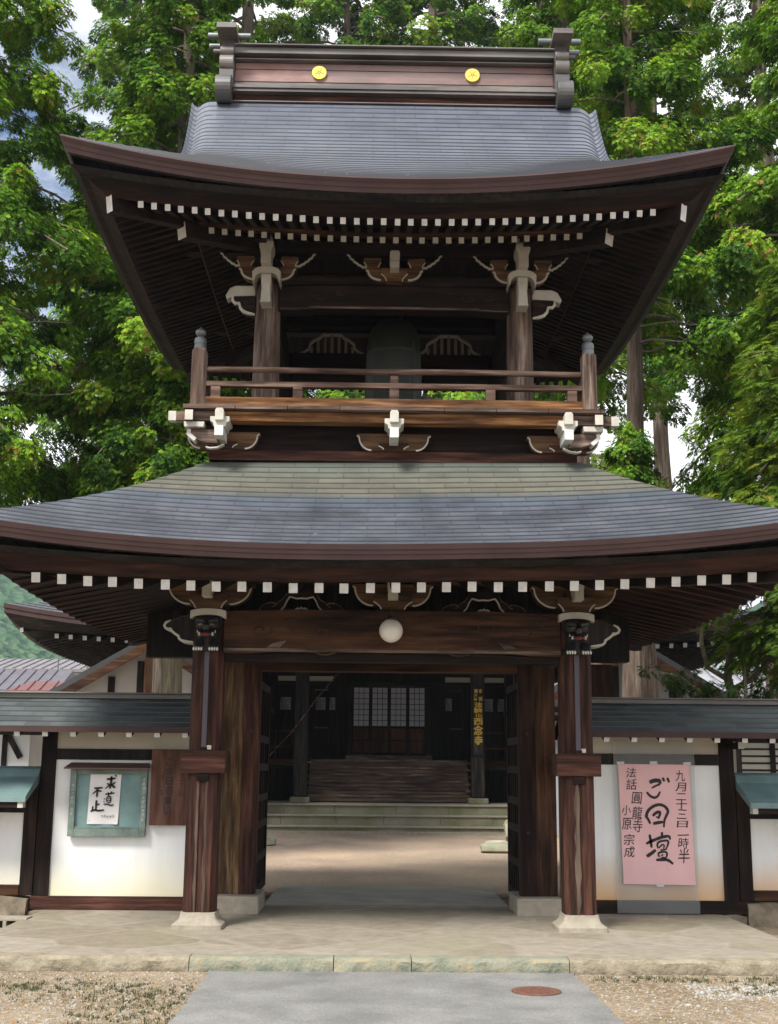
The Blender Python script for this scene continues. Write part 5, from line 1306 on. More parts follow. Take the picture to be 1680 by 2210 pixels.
for i in range(4):
    x0 = -.61 + i*.456; x1 = x0 + .45; y = 30.965 if i in (1, 2) else 31.0
    d = M()
    for a, b, c_, e in ((x0, x0+.04, 1.64, 3.325), (x1-.04, x1, 1.64, 3.325)): d.box(a, b, y-.03, y, c_, e, BD['Z'])
    for c_, e in ((1.64, 1.70), (1.97, 2.01), (2.28, 2.34), (3.27, 3.325)): d.box(x0+.0401, x1-.0401, y-.028, y-.002, c_, e, BD['X'])
    d = d.build('sliding_door', hall)
    q = M(); q.box(x0+.04, x1-.04, y-.015, y-.005, 1.70, 2.28, HRED); q.build('lower_board', d)
    q = M(); q.box(x0+.04, x1-.04, y-.012, y-.004, 2.34, 3.27, SHOJI); q.build('paper_pane', d)
    q = M()
    for k in range(1, 3): q.box(x0+.04+(.37*k/3)-.007, x0+.04+(.37*k/3)+.007, y-.026, y-.014, 2.341, 3.269, BD['Z'])
    for k in range(1, 7): q.box(x0+.0402, x1-.0402, y-.024, y-.0145, 2.34+.93*k/7-.007, 2.34+.93*k/7+.007, BD['X'])
    q.build('lattice', d)
LATT = plain('dim_lattice_pane', (.30,.30,.32), .8, .25, 12)
for x0, x1 in ((-2.38, -2.12), (-1.99, -1.86), (-1.50, -1.27), (-1.17, -1.03), (1.69, 1.84), (2.44, 2.53), (2.60, 2.86), (2.98, 3.24)):
    m = M(); m.box(x0, x1, 30.975, 30.999, 2.72, 3.02, LATT)
    w_ = m.build('lattice_window', hall)
    q = M(); n = max(2, int((x1-x0)/.045))
    for k in range(1, n): q.beam((x0+(x1-x0)*k/n, 30.968, 2.722), (x0+(x1-x0)*max(0, (k-n*.5))/n, 30.968, 3.018), .010, .010, BD['Z'], up=(0,1,0))
    for k in range(1, 7): q.box(x0, x1, 30.96, 30.966, 2.72+.3*k/7-.004, 2.72+.3*k/7+.004, BD['X'])
    q.build('lattice', w_)
m = M()
for s, xa, xb in ((-1, -1.52, -1.20), (1, 1.75, 2.08)):
    for z in (2.26, 3.17): m.box(xa, xb, 30.60, 30.64, z, z+.03, GREYW['X'])
    xx = xa if s < 0 else xb; m.box(xx-.012, xx+.012, 30.60, 30.64, 2.29, 3.17, BROWN['Z'])
m.build('wall_rack', hall)
for xa, xb in ((-6.4, -1.86), (2.42, 7.0)):
    m = M()
    for z in (1.78, 2.14): m.box(xa, xb, 29.66, 29.71, z, z+.05, BROWN['X'])
    k = xa
    while k < xb: m.box(k, k+.05, 29.66, 29.71, 1.52, 2.139, BROWN['Z']); k += 1.1
    m.build('veranda_rail', hall)
# hall roof: hipped, white rafter ends, upturned corners
HHW, HHD, HEZ, HYC = 8.25, 5.9, 4.17, 32.2
def hall_map(side):
    return {'front': lambda u, d, z: (HX+u, HYC-HHD+d, z), 'back': lambda u, d, z: (HX-u, HYC+HHD-d, z), 'left': lambda u, d, z: (HX-HHW+d, HYC-u, z), 'right': lambda u, d, z: (HX+HHW-d, HYC+u, z)}[side]
hl = lambda s, d: .50*abs(s)**3.0*max(0, 1-d/3)**1.3
hp = lambda d: HEZ + .36*d + .028*d*d
m = M()
for sd in SIDES:
    L0 = HHW if sd in ('front', 'back') else HHD
    courses(m, hall_map(sd), lambda d, L0=L0: max(.02, L0-d), hp, hl, 30, HHD-.05, SH_HALL, nx=24, step=.02, cs=.2)
hr = m.build('roof', hall)
m = M()
for sd in SIDES:
    f = hall_map(sd); L0 = HHW if sd in ('front', 'back') else HHD
    path = [(0, HEZ+.02, FASCIA), (0, HEZ-.07, FASCIA), (.02, HEZ-.075, FASCIA), (.02, HEZ-.17, FASCIA), (.3, HEZ-.24, BD['X']), (.5, HEZ-.17, BD['X']), (3.4, HEZ+.6, BD['X'])]
    for k in range(len(path)-1):
        for i in range(24):
            q = [f(s*(L0-path[kk][0]), path[kk][0], path[kk][1] + hl(s, path[kk][0])*(.62 if path[kk][0] > .1 else 1)) for s, kk in ((i/12-1, k), ((i+1)/12-1, k), ((i+1)/12-1, k+1), (i/12-1, k+1))]
            m.face(q[::-1], path[k+1][2])
m.build('eave_edge', hr)
m = M()
for sd in ('front', 'left', 'right'):
    f = hall_map(sd); L0 = HHW if sd == 'front' else HHD; n = int((L0-.9)/.30)
    for i in range(-n, n+1):
        u = i*.30; z = HEZ-.29 + hl(u/L0, .45)*.62; m.beam(f(u, .45, z), f(u, 2.6, z+.5), .085, .095, BD['Y'], WHITE)
m.build('rafters', hr, kind='stuff')
for s in (-1, 1):
    m = M(); m.beam((HX+s*(HHW-.32), HYC-HHD+.32, HEZ+.06), (HX+s*(HHW-2.6), HYC-HHD+2.6, HEZ+.5), .14, .24, BD['Y'], WHITE); m.build('hip_rafter', hr)
# hall-side things seen through the gate
t = thing('name_board', (2.245, 28.14, 1.64), 'narrow dark board with yellow characters on the right hall pillar', 'signboard')
m = M(); m.box(2.135, 2.355, 28.095, 28.145, 1.64, 3.16, BD['Z']); m.build('board', t, bevel=.01)
m = M()
for ch, cx, z1, z0, w in (('真', -.045, 3.09, 3.00, .075), ('宗', .05, 3.09, 3.0, .06), ('大', -.055, 2.985, 2.92, .075), ('谷', -.06, 2.90, 2.83, .075), ('派', .05, 2.92, 2.83, .085), ('法', 0, 2.80, 2.68, .165), ('輪', 0, 2.68, 2.555, .175), ('山', .01, 2.545, 2.475, .12), ('西', 0, 2.45, 2.30, .19), ('念', 0, 2.29, 2.08, .195), ('寺', .005, 2.06, 1.84, .165)):
    glyph(m, ch, 2.245+cx*1.05, (z0+z1)/2, w*1.1, (z1-z0)*1.03, 28.0935, YELLOW, .03, .0, .032)
m.build('yellow_lettering', t)
m = M(); m.tube([(-2.5, 28.0, 1.45), (-1.9, 28.0, 2.1), (-1.35, 28.0, 2.85), (-.85, 28.0, 3.45), (-.6, 28.0, 3.75)], .012, GREYW['X'], 6)
tag(m.build('rope', loc=(-2.5, 28, 1.45)), 'thin grey rope slanting up beside the left hall pillar', 'rope')
def boulder(x, y, z, sx, sy, sz, seed, mat, lab):
    g = random.Random(seed); mm = M(); n, k = 10, 7; vs = []
    for j in range(k+1):
        for i in range(n):
            a = 2*pi*i/n; ph = -pi/2+pi*j/k; e = g.uniform(.88, 1.1)
            cx_, cy_, cz_ = cos(ph)*cos(a), cos(ph)*sin(a), sin(ph)
            q = lambda v: math.copysign(abs(v)**.6, v)
            vs.append((x+q(cx_)*sx*e, y+q(cy_)*sy*e, z+q(cz_)*sz*e))
    fs = [(j*n+i, j*n+(i+1) % n, (j+1)*n+(i+1) % n, (j+1)*n+i) for j in range(k) for i in range(n)]
    mm.poly(vs, fs, mat); return tag(mm.build('garden_stone', loc=(x, y, z-sz), smooth=True), lab, 'stone', 'stones in the courtyard')
PALESTONE = plain('pale_lichened_stone', (.30,.29,.23), .9, .35, 3, bump=.4, col2=(.16,.16,.10))
boulder(2.58, 23.6, .24, .27, .2, .24, 1, PALESTONE, 'upright pale stone beside the right end of the hall steps')
boulder(2.02, 21.3, .07, .36, .2, .085, 2, PALESTONE, 'long low stone at the right of the courtyard')
boulder(2.55, 21.35, .06, .2, .2, .08, 3, PALESTONE, 'short low stone against the right door leaf')
boulder(2.08, 22.6, .05, .24, .16, .07, 5, PALESTONE, 'flat grey stone in front of the hall steps at right')
boulder(-2.05, 22.9, .06, .24, .35, .1, 4, PALESTONE, 'flat mossy stone at the left of the courtyard')
m = M(); m.box(2.80, 2.90, 26.1, 26.2, 0, .52, OLDWHITE); m.box(2.785, 2.915, 26.085, 26.215, .52, .55, OLDWHITE); tag(m.build('marker_post', loc=(2.85, 26.15, 0)), 'short white post at the right end of the stone steps', 'post')
# ---------------- side buildings with white gables
def side_building(sg, label, wallm):
    cx = HX + sg*5.0; y = 26.4
    t = thing('side_building', (cx, y+2, 0), label, 'building', 'gabled buildings beside the hall')
    hw, ez, az = 2.2, 2.72, 4.02
    m = M()
    m.face([(cx-1.8, y, 0), (cx+1.8, y, 0), (cx+1.8, y, ez+.3), (cx, y, az-.2), (cx-1.8, y, ez+.3)], wallm)
    for s in (-1, 1): m.face([(cx+s*1.8, y, 0), (cx+s*1.8, y+5, 0), (cx+s*1.8, y+5, ez+.3), (cx+s*1.8, y, ez+.3)], wallm)
    m.face([(cx-1.8, y+5, 0), (cx+1.8, y+5, 0), (cx+1.8, y+5, ez+.3), (cx, y+5, az-.2), (cx-1.8, y+5, ez+.3)][::-1], wallm)
    m.build('wall', t)
    m = M()
    for s in (-1, 1):
        a = (cx, az); b = (cx+s*hw, ez)
        V = [(a[0], y-.7, a[1]), (b[0], y-.7, b[1]), (b[0], y+5.5, b[1]), (a[0], y+5.5, a[1]), (a[0], y-.7, a[1]-.13), (b[0], y-.7, b[1]-.13), (b[0], y+5.5, b[1]-.13), (a[0], y+5.5, a[1]-.13)]
        m.poly(V, [(0,1,2,3),(4,5,6,7),(0,1,5,4),(1,2,6,5),(2,3,7,6)], SH_HALL)
    rf_ = m.build('roof', t)
    m = M()
    for s in (-1, 1): m.beam((cx, y-.68, az-.22), (cx+s*(hw-.05), y-.68, ez-.20), .06, .16, BROWN['X'])
    m.build('verge_board', rf_)
    m = M()
    for x in (-1.75, -.9, -.3, .3, .9, 1.75):
        m.box(cx+x-.07, cx+x+.07, y-.05, y-.005, 0, az-.36-abs(x)*.545, BD['Z'])
    for z in (2.58, 2.40): m.box(cx-1.8, cx+1.8, y-.045, y-.004, z-.06, z+.06, BD['X'])
    m.build('timber_frame', t)
    m = M(); m.box(cx-sg*.05-.1+(.0 if sg < 0 else 0), cx-sg*.05+.1, y-1.0, y-.8, 0, az-.25, BROWN['Z']); m.build('porch_post', t)
side_building(-1, 'dark roofed building with white gable wall left of the hall', PALEWALL)
side_building(1, 'dark roofed building with grey gable wall right of the hall', plain('grey_house_wall', (.30,.31,.33), .85, .12, 3))
# sheds just behind the walls
def lattice_house(sg, label):
    t = thing('small_house', (sg*5.6, 16.5, 0), label, 'house', 'small houses behind the walls')
    x0, x1 = (min(sg*4.35, sg*7.2), max(sg*4.35, sg*7.2)); y = 15.6
    m = M(); m.box(x0, x1, y, y+3, 0, 1.97, PALEWALL if sg < 0 else CREAM); m.build('wall', t)
    m = M(); xx = x0
    while xx < x1: m.box(xx, xx+.06, y-.03, y-.001, 0, 1.95, BD['Z']); xx += .42
    m.box(x0, x1, y-.035, y-.0015, 1.85, 1.92, BD['X'])
    if sg > 0:
        k = 1.2
        while k < 1.95: m.box(x0, x1, y-.02, y-.0012, k, k+.022, BD['X']); k += .085
    else: m.beam((-4.75, y-.02, 1.95), (-4.45, y-.02, 1.45), .07, .02, BD['Z'], up=(0,1,0))
    m.build('timber_frame', t)
    m = M(); a, b = x0-.2, x1+.3
    m.poly([(a, y-.5, 1.98), (b, y-.5, 1.98), (b, y+1.5, 2.22), (a, y+1.5, 2.22), (b, y+3.5, 1.98), (a, y+3.5, 1.98), (a, y-.5, 1.93), (b, y-.5, 1.93), (b, y+3.5, 1.93), (a, y+3.5, 1.93)], [(0,1,2,3),(3,2,4,5),(6,7,1,0),(9,8,7,6),(7,8,4,2,1),(6,0,3,5,9),(5,4,8,9)], SH_HALL); m.build('roof', t)
lattice_house(-1, 'small white-walled house with dark frames behind the left wall'); lattice_house(1, 'small house with slatted window behind the right wall')
def far_house(name, x0, x1, y0, y1, ze, zr, hip, roofm, wallm, label, group='far houses'):
    t = thing(name, ((x0+x1)/2, (y0+y1)/2, 0), label, 'house', group)
    m = M(); m.box(x0+.5, x1-.5, y0+.5, y1-.5, 0, ze+.05, wallm); m.build('wall', t)
    m = M(); ym = (y0+y1)/2
    V = [(x0,y0,ze),(x1,y0,ze),(x1,y1,ze),(x0,y1,ze),(x0+hip,ym,zr),(x1-hip,ym,zr),(x0,y0,ze-.12),(x1,y0,ze-.12),(x1,y1,ze-.12),(x0,y1,ze-.12)]
    m.poly(V, [(0,1,5,4),(2,3,4,5),(1,2,5),(3,0,4),(6,7,1,0),(7,8,2,1),(8,9,3,2),(9,6,0,3),(9,8,7,6)], roofm)
    k = x0+.3
    while k < x1-.2:
        lo = max(0, 1-min(k-x0, x1-k)/max(hip, .01)) if hip else 0
        zt = zr-(zr-ze)*lo; yt = ym-(ym-y0)*lo; m.beam((k, y0+.02, ze+.03), (k, yt, zt+.03), .05, .05, roofm); k += .42
    m.build('roof', t)
    m = M(); m.box(x0+1, x0+2.2, y0+.46, y0+.499, 1, 2.1, BLACKW); m.box(x1-2.2, x1-1, y0+.46, y0+.499, 1, 2.1, BLACKW); m.build('window', t); return t
far_house('far_house', -13.0, -10.3, 44.5, 46.6, 3.88, 4.26, .6, REDROOF, PALEWALL, 'low house with red tin hipped roof beyond the left wall')
far_house('far_house', -17, -11.9, 47.2, 52, 4.05, 4.95, .0, PURPLE, PALEWALL, 'house with purple grey gable roof beyond the left wall')
t = far_house('far_house', -22, -11, 55, 62, 5.4, 6.1, .0, plain('grey_long_roof', (.17,.155,.165), .5, .2, 2), PALEWALL, 'long house with weathered grey roof far behind at left')
far_house('far_house', 8.4, 19, 38.5, 46, 3.7, 5.1, .0, plain('ribbed_grey_roof', (.26,.265,.29), .4, .15, 2, spec=.6), PALEWALL, 'house with ribbed blue grey roof beyond the right wall')
t = thing('tv_antenna', (-12.6, 50, 4.8), 'thin rooftop television antenna above the left houses', 'antenna')
m = M(); m.tube([(-12.6, 50, 4.8), (-12.6, 50, 6.1)], .03, LEAD, 6); m.build('mast', t)
m = M(); m.tube([(-13.1, 50, 6.0), (-12.1, 50, 6.0)], .015, LEAD, 5)
for k in range(6): m.tube([(-13.05+k*.18, 49.7, 6.0), (-13.05+k*.18, 50.3, 6.02)], .012, LEAD, 5)
m.build('crossbar', t)
# wooded hills far off
def hill_mat():
    m, t, b = newmat('wooded_hillside'); g = t.nodes.new('ShaderNodeNewGeometry')
    n = N(t, 'ShaderNodeTexNoise', Scale=.22, Detail=8, Roughness=.7); v = N(t, 'ShaderNodeTexVoronoi', Scale=.28)
    t.links.new(g.outputs['Position'], n.inputs['Vector']); t.links.new(g.outputs['Position'], v.inputs['Vector'])
    r = ramp(t, [(.35, (.022,.055,.028)), (.5, (.042,.088,.042)), (.65, (.07,.125,.055))]); t.links.new(n.outputs['Fac'], r.inputs[0])
    t.links.new(r.outputs[0], b.inputs['Base Color']); b.inputs['Roughness'].default_value = 1; b.inputs['Specular IOR Level'].default_value = 0
    bumpto(t, b, v.outputs['Distance'], 1.0, 4); return m
def hill(cx, cy, rx, ry, h, seed):
    rg = np.random.default_rng(seed); nx, ny = 90, 50; v = []; ph = rg.uniform(0, 6, 8)
    for j in range(ny+1):
        for i in range(nx+1):
            u, w = i/nx*2-1, j/ny*2-1; x, y = cx+u*rx, cy+w*ry
            z = h*max(0, 1-u*u)**1.2*max(0, 1-w*w)**1.0*(1 + .18*sin(u*5+ph[0]) + .1*sin(u*11+ph[1])+.06*sin(w*9+u*7+ph[2])) + (rg.uniform(-1.2, 1.2) if abs(u) < .98 and abs(w) < .98 else -2)
            v.append((x, y, z))
    f = [(j*(nx+1)+i, j*(nx+1)+i+1, (j+1)*(nx+1)+i+1, (j+1)*(nx+1)+i) for j in range(ny) for i in range(nx)]
    me = arrays_mesh('hill', v, f, [HILL]); me.polygons.foreach_set('use_smooth', [True]*len(f)); o = bpy.data.objects.new('hill', me); COL.objects.link(o); structure(o)
HILL = hill_mat()
hill(-190, 480, 250, 130, 78, 1); hill(220, 520, 260, 130, 70, 2)
# ================================================================ trees
def leaf_mat(name, stops, trans=.35):
    m, t, b = newmat(name); t.nodes.remove(b)
    a = t.nodes.new('ShaderNodeAttribute'); a.attribute_name = 'tint'
    r = ramp(t, stops); t.links.new(a.outputs['Fac'], r.inputs[0])
    d = t.nodes.new('ShaderNodeBsdfDiffuse'); tr = t.nodes.new('ShaderNodeBsdfTranslucent'); gl = t.nodes.new('ShaderNodeBsdfGlossy'); gl.inputs['Roughness'].default_value = .45; gl.inputs[0].default_value = (.5,.55,.5,1)
    m1 = t.nodes.new('ShaderNodeMixShader'); m1.inputs[0].default_value = trans; m2 = t.nodes.new('ShaderNodeMixShader'); m2.inputs[0].default_value = .015
    tcol = mixc(t, 1.0, r.outputs[0], (1.25, 1.35, .6), 'MULTIPLY')
    t.links.new(r.outputs[0], d.inputs[0]); t.links.new(tcol, tr.inputs[0]); t.links.new(d.outputs[0], m1.inputs[1]); t.links.new(tr.outputs[0], m1.inputs[2])
    t.links.new(m1.outputs[0], m2.inputs[1]); t.links.new(gl.outputs[0], m2.inputs[2])
    o = [q for q in t.nodes if q.type == 'OUTPUT_MATERIAL'][0]; t.links.new(m2.outputs[0], o.inputs[0]); return m
LEAF = leaf_mat('cypress_foliage', [(0, (.018,.048,.008)), (.3, (.052,.122,.012)), (.6, (.118,.232,.016)), (.85, (.200,.325,.024)), (.96, (.23,.25,.028)), (1, (.22,.13,.035))], .24)
LEAFY = leaf_mat('yellow_green_foliage', [(0, (.045,.095,.016)), (.4, (.10,.175,.022)), (.8, (.165,.235,.03)), (1, (.24,.22,.035))], .35)
LEAFP = leaf_mat('dark_pine_foliage', [(0, (.014,.032,.012)), (.5, (.032,.068,.020)), (.9, (.07,.11,.026)), (1, (.20,.07,.03))], .2)
def bark_mat(name, a, b_, c_):
    m, t, b = newmat(name); c = coords(t, (9, 9, .8), rand=True)
    n = N(t, 'ShaderNodeTexNoise', Scale=2.0, Detail=8, Roughness=.65); t.links.new(c.outputs[0], n.inputs['Vector'])
    r = ramp(t, [(.32, a), (.52, b_), (.7, c_)]); t.links.new(n.outputs['Fac'], r.inputs[0]); t.links.new(r.outputs[0], b.inputs['Base Color'])
    b.inputs['Roughness'].default_value = .95; bumpto(t, b, n.outputs['Fac'], .9, .03); return m
BARK = bark_mat('grey_brown_bark', (.045,.032,.024), (.12,.092,.07), (.22,.18,.145))
BARKM = bark_mat('pale_mossy_bark', (.06,.05,.03), (.145,.125,.08), (.25,.22,.15))
BARKO = bark_mat('brown_flaking_bark', (.055,.035,.026), (.14,.10,.075), (.26,.21,.17))
TWIG = plain('bare_twig', (.16,.135,.11), .9, .3, 10, bump=0)
def spray_template(k, L, fw, droop, seed):
    """a flat scale-leaf frond: rachis with side fingers, each finger a slim kite"""
    g = random.Random(seed); V = []; F = []
    def finger(x, y, a, l, w):
        i = len(V); dx, dy = cos(a), sin(a)
        for px_, py_ in ((x, y), (x+dx*l*.55+dy*w, y+dy*l*.55-dx*w), (x+dx*l, y+dy*l), (x+dx*l*.55-dy*w, y+dy*l*.55+dx*w)):
            V.append((px_, py_, -droop*(px_*px_) + g.uniform(-.012, .012)))
        F.append((i, i+1, i+2, i+3))
    for j in range(k):
        x = L*(.08+.72*j/k); l = L*(.50-.27*j/k)
        for sg in (-1, 1): finger(x + g.uniform(0, .02), 0, sg*g.uniform(.5, .95), l*g.uniform(.8, 1.15), fw)
    finger(L*.3, 0, 0, L*.7, fw*1.1)
    return np.array(V), np.array(F)
def sprays(org, dr, nr, sc, tpl, tint):
    V, F = tpl; n = len(org)
    x = dr/np.linalg.norm(dr, axis=1, keepdims=True); y = np.cross(nr, x); y /= np.linalg.norm(y, axis=1, keepdims=True)+1e-9; z = np.cross(x, y)
    P = org[:, None, :] + sc[:, None, None]*(V[None, :, 0, None]*x[:, None, :] + V[None, :, 1, None]*y[:, None, :] + V[None, :, 2, None]*z[:, None, :])
    FF = F[None] + (np.arange(n)*len(V))[:, None, None]
    return P.reshape(-1, 3), FF.reshape(-1, 4), np.repeat(tint, len(V))
TPL = [spray_template(2, .125, .0115, 3.0, i) for i in range(4)]
TPF = [spray_template(6, .24, .0085, .5, i+9) for i in range(3)]
def make_crown(name, seed, clumps, mat, tpl, nspray, rad, size, up=.35, flat=.85):
    """clumps: list of (x, y, z, outward bearing, radius factor)"""
    rg = np.random.default_rng(seed); O = []; D = []; Nn = []; S_ = []; T = []
    for (x, y, z, a, k) in clumps:
        n = int(nspray*k*rg.uniform(.7, 1.25)); q = rg.normal(0, 1, (n, 3)); q /= np.linalg.norm(q, axis=1, keepdims=True)
        rr = rg.uniform(.35, 1.0, (n, 1))**.6; off = q*rr*rad*k*np.array([1, 1, flat])
        ob = np.array([cos(a), sin(a), 0]); c = np.array([x, y, z])
        O.append(c+off); d = q*np.array([.7,.7,.25]) + ob*.7 + np.array([0, 0, -.50]) + rg.normal(0, .20, (n, 3)); D.append(d)
        Nn.append(np.array([0, 0, up+.30]) + ob*.40 + q*.45 + rg.normal(0, .16, (n, 3)))
        S_.append(size*rg.uniform(.65, 1.3, n)); base = rg.uniform(.12, .78)
        T.append(np.clip(base + rg.normal(0, .15, n) + (rg.random(n) > .985)*.5, 0, 1))
    O, D, Nn, S_, T = (np.concatenate(q) for q in (O, D, Nn, S_, T))
    which = rg.integers(0, len(tpl), len(O)); VV = []; FF = []; TT = []; k = 0
    for i, tp in enumerate(tpl):
        s = which == i; v, f, t = sprays(O[s], D[s], Nn[s], S_[s], tp, T[s]); VV.append(v); FF.append(f+k); TT.append(t); k += len(v)
    return arrays_mesh(name, np.concatenate(VV), np.concatenate(FF), [mat], np.concatenate(TT))
def cypress(seed, H, z0, R, tr, step, nspray, rad, size, bark, mat=None, tpl=None, gap=0.0, Rtop=.5, dead=0, flare=0):
    """returns (trunk mesh, crown mesh), base at the origin"""
    g = random.Random(seed); mat = mat or LEAF; tpl = tpl or TPL
    t = M(); n = 12; bx, by = g.uniform(-.03, .03), g.uniform(-.03, .03)
    pt = lambda z: (bx*z*.4 + .05*sin(z*.5+seed), by*z*.4 + .05*cos(z*.43+seed), z)
    t.tube([pt(-.1)] + [pt(H*i/n) for i in range(1, n+1)], [tr*1.35*(1+flare)] + [tr*(1.05-.93*(i/n)**1.15)*(1+flare*max(0, 1-(H*i/n)/6.5)) for i in range(1, n+1)], bark, 12)
    cl = []; z = z0; a = g.uniform(0, 6.28)
    while z < H*.985:
        f = (z-z0)/(H-z0); Rr = (R*(1-f)**.75*(.55+.45*min(1, f*5+.25)) + Rtop*.3)
        a += 2.4 + g.uniform(-.4, .4); L = Rr*g.uniform(.65, 1.1); dz = L*g.uniform(-.45, .0)
        if g.random() < gap: z += step; continue
        pts = []; P0 = pt(z)
        for i in range(6):
            s = i/5; pts.append((P0[0]+cos(a)*L*s, P0[1]+sin(a)*L*s, z + L*.22*s*(1-s)*2 + dz*s*s))
        t.tube(pts, [max(.012, tr*.22*(1-s*.85)*(1-f*.6)) for s in (0,.2,.4,.6,.8,1)], BARK, 5, caps=False)
        m_ = max(2, int(L/.36))
        for i in range(m_):
            s = (.30+.72*(i+.5)/m_); w = .28*L*(1-s*.45)
            j = g.uniform(-w, w); cx = P0[0]+cos(a)*L*s - sin(a)*j; cy = P0[1]+sin(a)*L*s + cos(a)*j
            cz = z + L*.44*s*(1-s) + dz*s*s + g.uniform(-.16, .10) - abs(j)*.15
            cl.append((cx, cy, cz, a + j*.6, g.uniform(.7, 1.25)*(1-.35*f)))
        z += step*(1-.35*f)*g.uniform(.7, 1.3)
    for i in range(dead):
        zz = g.uniform(z0*.95, z0+3.5); aa = g.uniform(0, 6.28); L = g.uniform(.6, 1.9); P0 = pt(zz)
        t.tube([(P0[0]+cos(aa)*L*s + .1*sin(s*9+i)*s, P0[1]+sin(aa)*L*s, zz - L*.2*s + .10*sin(s*5+i)*s) for s in (0,.3,.6,.8,1)], [.022,.016,.011,.008,.004], TWIG, 5, caps=False)
        for q in (.5, .75): t.tube([(P0[0]+cos(aa)*L*q, P0[1]+sin(aa)*L*q, zz-L*.2*q), (P0[0]+cos(aa+.7)*L*(q+.22), P0[1]+sin(aa+.7)*L*(q+.22), zz-L*.2*q-.15)], [.009,.003], TWIG, 4, caps=False)
    o = t.build('trunk_tmp'); tm = o.data; bpy.data.objects.remove(o)
    tm.polygons.foreach_set('use_smooth', [True]*len(tm.polygons))
    return tm, make_crown('crown', seed+50, cl, mat, tpl, nspray, rad, size)
def plant_tree(name, meshes, loc, rz, sc, label, cat='tree', group=None):
    t = thing(name, loc, label, cat, group); t.rotation_euler = (0, 0, rz); t.scale = (sc, sc, sc)
    for nm, me in zip(('trunk', 'crown'), meshes):
        o = bpy.data.objects.new(nm, me); COL.objects.link(o); o.parent = t
    return t
TA = cypress(1, 19, 4.6, 2.9, .25, .115, 230, .29, 1.0, BARKM, dead=14)
TB = cypress(2, 20, 6.0, 2.6, .32, .165, 200, .31, 1.05, BARK, gap=.10, dead=20)
TC_ = cypress(3, 18, 4.4, 3.1, .24, .130, 230, .30, 1.0, BARK, gap=.06, dead=14)
TD = cypress(4, 21, 8.6, 2.6, .19, .155, 200, .31, 1.05, BARKO, gap=.05, dead=26, flare=1.1)
GT = 'tall cypress trees around the hall'
for nm, ms, loc, rz, sc, lab in (
    ('cypress_tree', TA, (-3.42, 20.0, 0), .3, 1.0, 'tall cypress with pale mossy trunk directly left of the gate tower'),
    ('cypress_tree', TC_, (-6.75, 18.2, 0), 2.4, 1.06, 'dense bright green cypress filling the upper left corner of the view'),
    ('cypress_tree', TB, (-8.6, 39.4, 0), 1.2, 1.7, 'dark cypress far behind the left corner of the hall roof'),
    ('cypress_tree', TB, (11.4, 35.0, 0), 5.1, 1.5, 'tall cypress behind the right end of the hall roof'),
    ('cypress_tree', TD, (4.16, 20.0, 0), 1.0, .97, 'tall cypress with thick bare trunk directly right of the gate tower'),
    ('cypress_tree', TD, (9.35, 39.6, 0), 3.3, 1.68, 'tall cypress with straight bare trunk, second one right of the gate tower'),
    ('cypress_tree', TD, (4.05, 24.2, 0), 5.2, 1.04, 'cypress with its trunk just right of the railing, behind the others'),
    ('cypress_tree', TC_, (7.6, 19.2, 0), 2.0, 1.10, 'dense cypress at the upper right edge of the view'),
    ('cypress_tree', TB, (-4.9, 40.5, 0), .9, 1.85, 'very tall cypress far behind the hall, left of the ridge middle'),
    ('cypress_tree', TD, (-1.6, 41.5, 0), 2.9, 1.75, 'very tall cypress far behind the hall, behind the left gilt crest'),
    ('cypress_tree', TC_, (2.0, 41.5, 0), .6, 1.98, 'very tall cypress far behind the hall, behind the right gilt crest'),
    ('cypress_tree', TB, (5.6, 41.0, 0), 4.9, 1.80, 'very tall cypress far behind the hall, right of the ridge end')):
    plant_tree(nm, ms, loc, rz, sc, lab, group=GT)
TY = cypress(5, 8.4, 2.9, 1.75, .14, .075, 60, .30, .95, BARK, mat=LEAFY, tpl=TPF, Rtop=.9)
plant_tree('golden_cypress', TY, (5.75, 16.4, 0), .4, 1.0, 'bright yellow-green fine-leaved conifer at the right edge')
# small under-storey shrubs of cypress foliage beside the trunks
TS = cypress(6, 8.2, 4.9, 1.0, .09, .10, 170, .28, .95, BARK)
plant_tree('young_cypress', TS, (3.75, 18.3, 0), .8, .80, 'young green cypress in front of the thick trunk right of the tower', group='young cypresses')
plant_tree('young_cypress', TS, (-3.25, 18.6, 0), 2.8, .92, 'young green cypress beside the left corner of the railing', group='young cypresses')
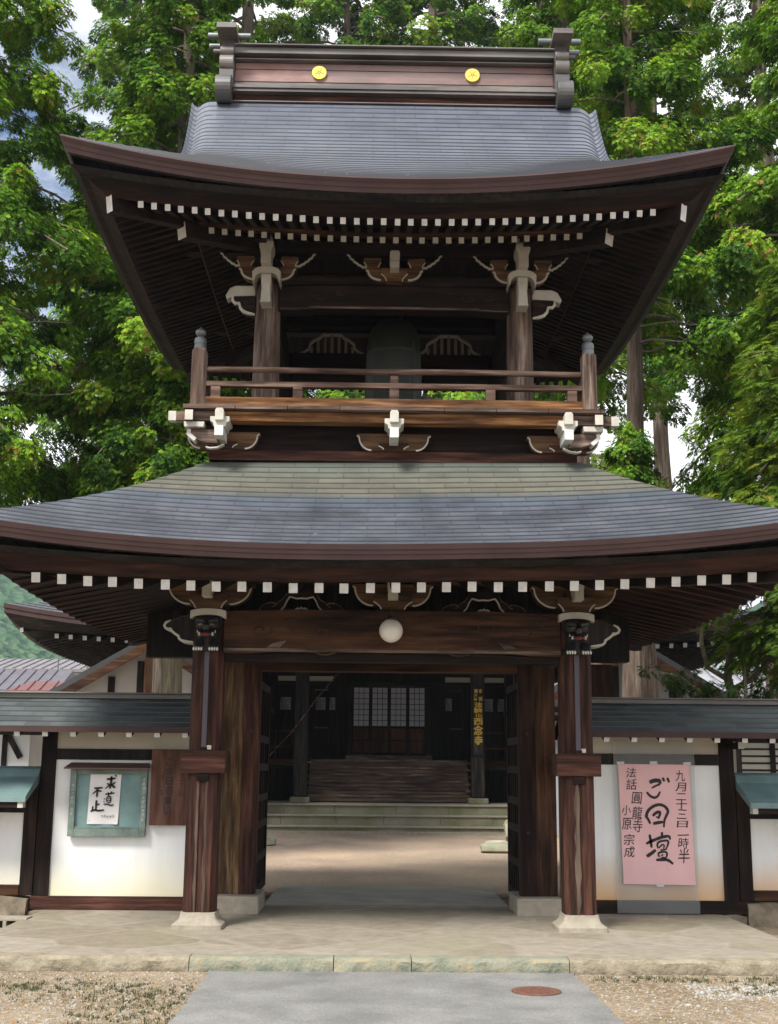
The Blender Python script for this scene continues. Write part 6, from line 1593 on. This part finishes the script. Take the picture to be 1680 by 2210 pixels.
# trained pine with twisted bare limbs, right of the gate
t = thing('garden_pine', (4.75, 17.0, 0), 'trained garden pine with twisted bare limbs behind the right wall', 'tree')
m = M(); x0, y0 = 4.75, 17.0
m.tube([(x0,y0,0), (x0-.05,y0,1.2), (x0+.08,y0,2.0), (x0-.06,y0,2.6), (x0+.02,y0,3.1), (x0-.02,y0,3.7)], [.10,.085,.075,.06,.05,.03], BARK, 8)
for P in ([(0,2.55),(-.30,2.75),(-.42,3.05),(-.40,3.35),(-.28,3.42)], [(0,2.9),(.25,3.05),(.55,3.0),(.85,3.1)], [(0,2.45),(.3,2.6),(.5,2.85),(.8,2.9),(1.0,3.05)], [(0,2.2),(-.35,2.35),(-.75,2.62),(-1.0,2.66)], [(0,3.2),(-.3,3.35),(-.6,3.3)], [(0,3.3),(.35,3.5),(.6,3.45)], [(0,2.1),(.5,2.25),(.9,2.2)]):
    m.tube([(x0+a, y0+.1*sin(i*2), b) for i, (a, b) in enumerate(P)], [.045,.038,.032,.024,.012][:len(P)], BARKM, 6)
m.box(x0+.10, x0+.14, y0-.2, y0-.16, 0, 3.45, BARKM)
m.build('trunk', t)
cl = []; g = random.Random(9)
for cx, cz, n, w in ((-.75,2.62,9,.38), (-.45,2.5,10,.42), (-.1,2.42,10,.4), (.35,2.45,10,.4), (.75,2.4,9,.4), (.95,2.25,8,.35), (-.25,2.15,5,.3), (.5,2.1,6,.35), (.3,3.5,5,.3), (-.5,3.4,3,.2), (.9,3.15,4,.25), (1.0,2.95,3,.25)):
    for i in range(max(2, n*2//3)): cl.append((cx+g.uniform(-w, w), g.uniform(-.4, .4), cz+g.uniform(-.12, .12), g.uniform(0, 6.28), .75))
me = make_crown('crown', 77, cl, LEAFP, TPF, 30, .15, .50)
o = bpy.data.objects.new('crown', me); COL.objects.link(o); o.parent = t; o.location = (0, 0, 0)
for o in bpy.data.objects:
    if 'base' in o: del o['base']
# ---------------- hazy summer air over the valley
hm = bpy.data.materials.new('hazy_air'); hm.use_nodes = True; t = hm.node_tree; t.nodes.clear()
o_ = t.nodes.new('ShaderNodeOutputMaterial'); pv = t.nodes.new('ShaderNodeVolumePrincipled'); pv.inputs['Color'].default_value = (.70,.82,.95,1); pv.inputs['Density'].default_value = .0003; pv.inputs['Anisotropy'].default_value = .2
t.links.new(pv.outputs[0], o_.inputs['Volume'])
m = M(); m.box(-950, 950, -70, 950, -3.5, 110, hm); o = m.build('haze'); o['kind'] = 'stuff'; o['label'] = 'thin bluish haze in the valley air'; o['category'] = 'haze'
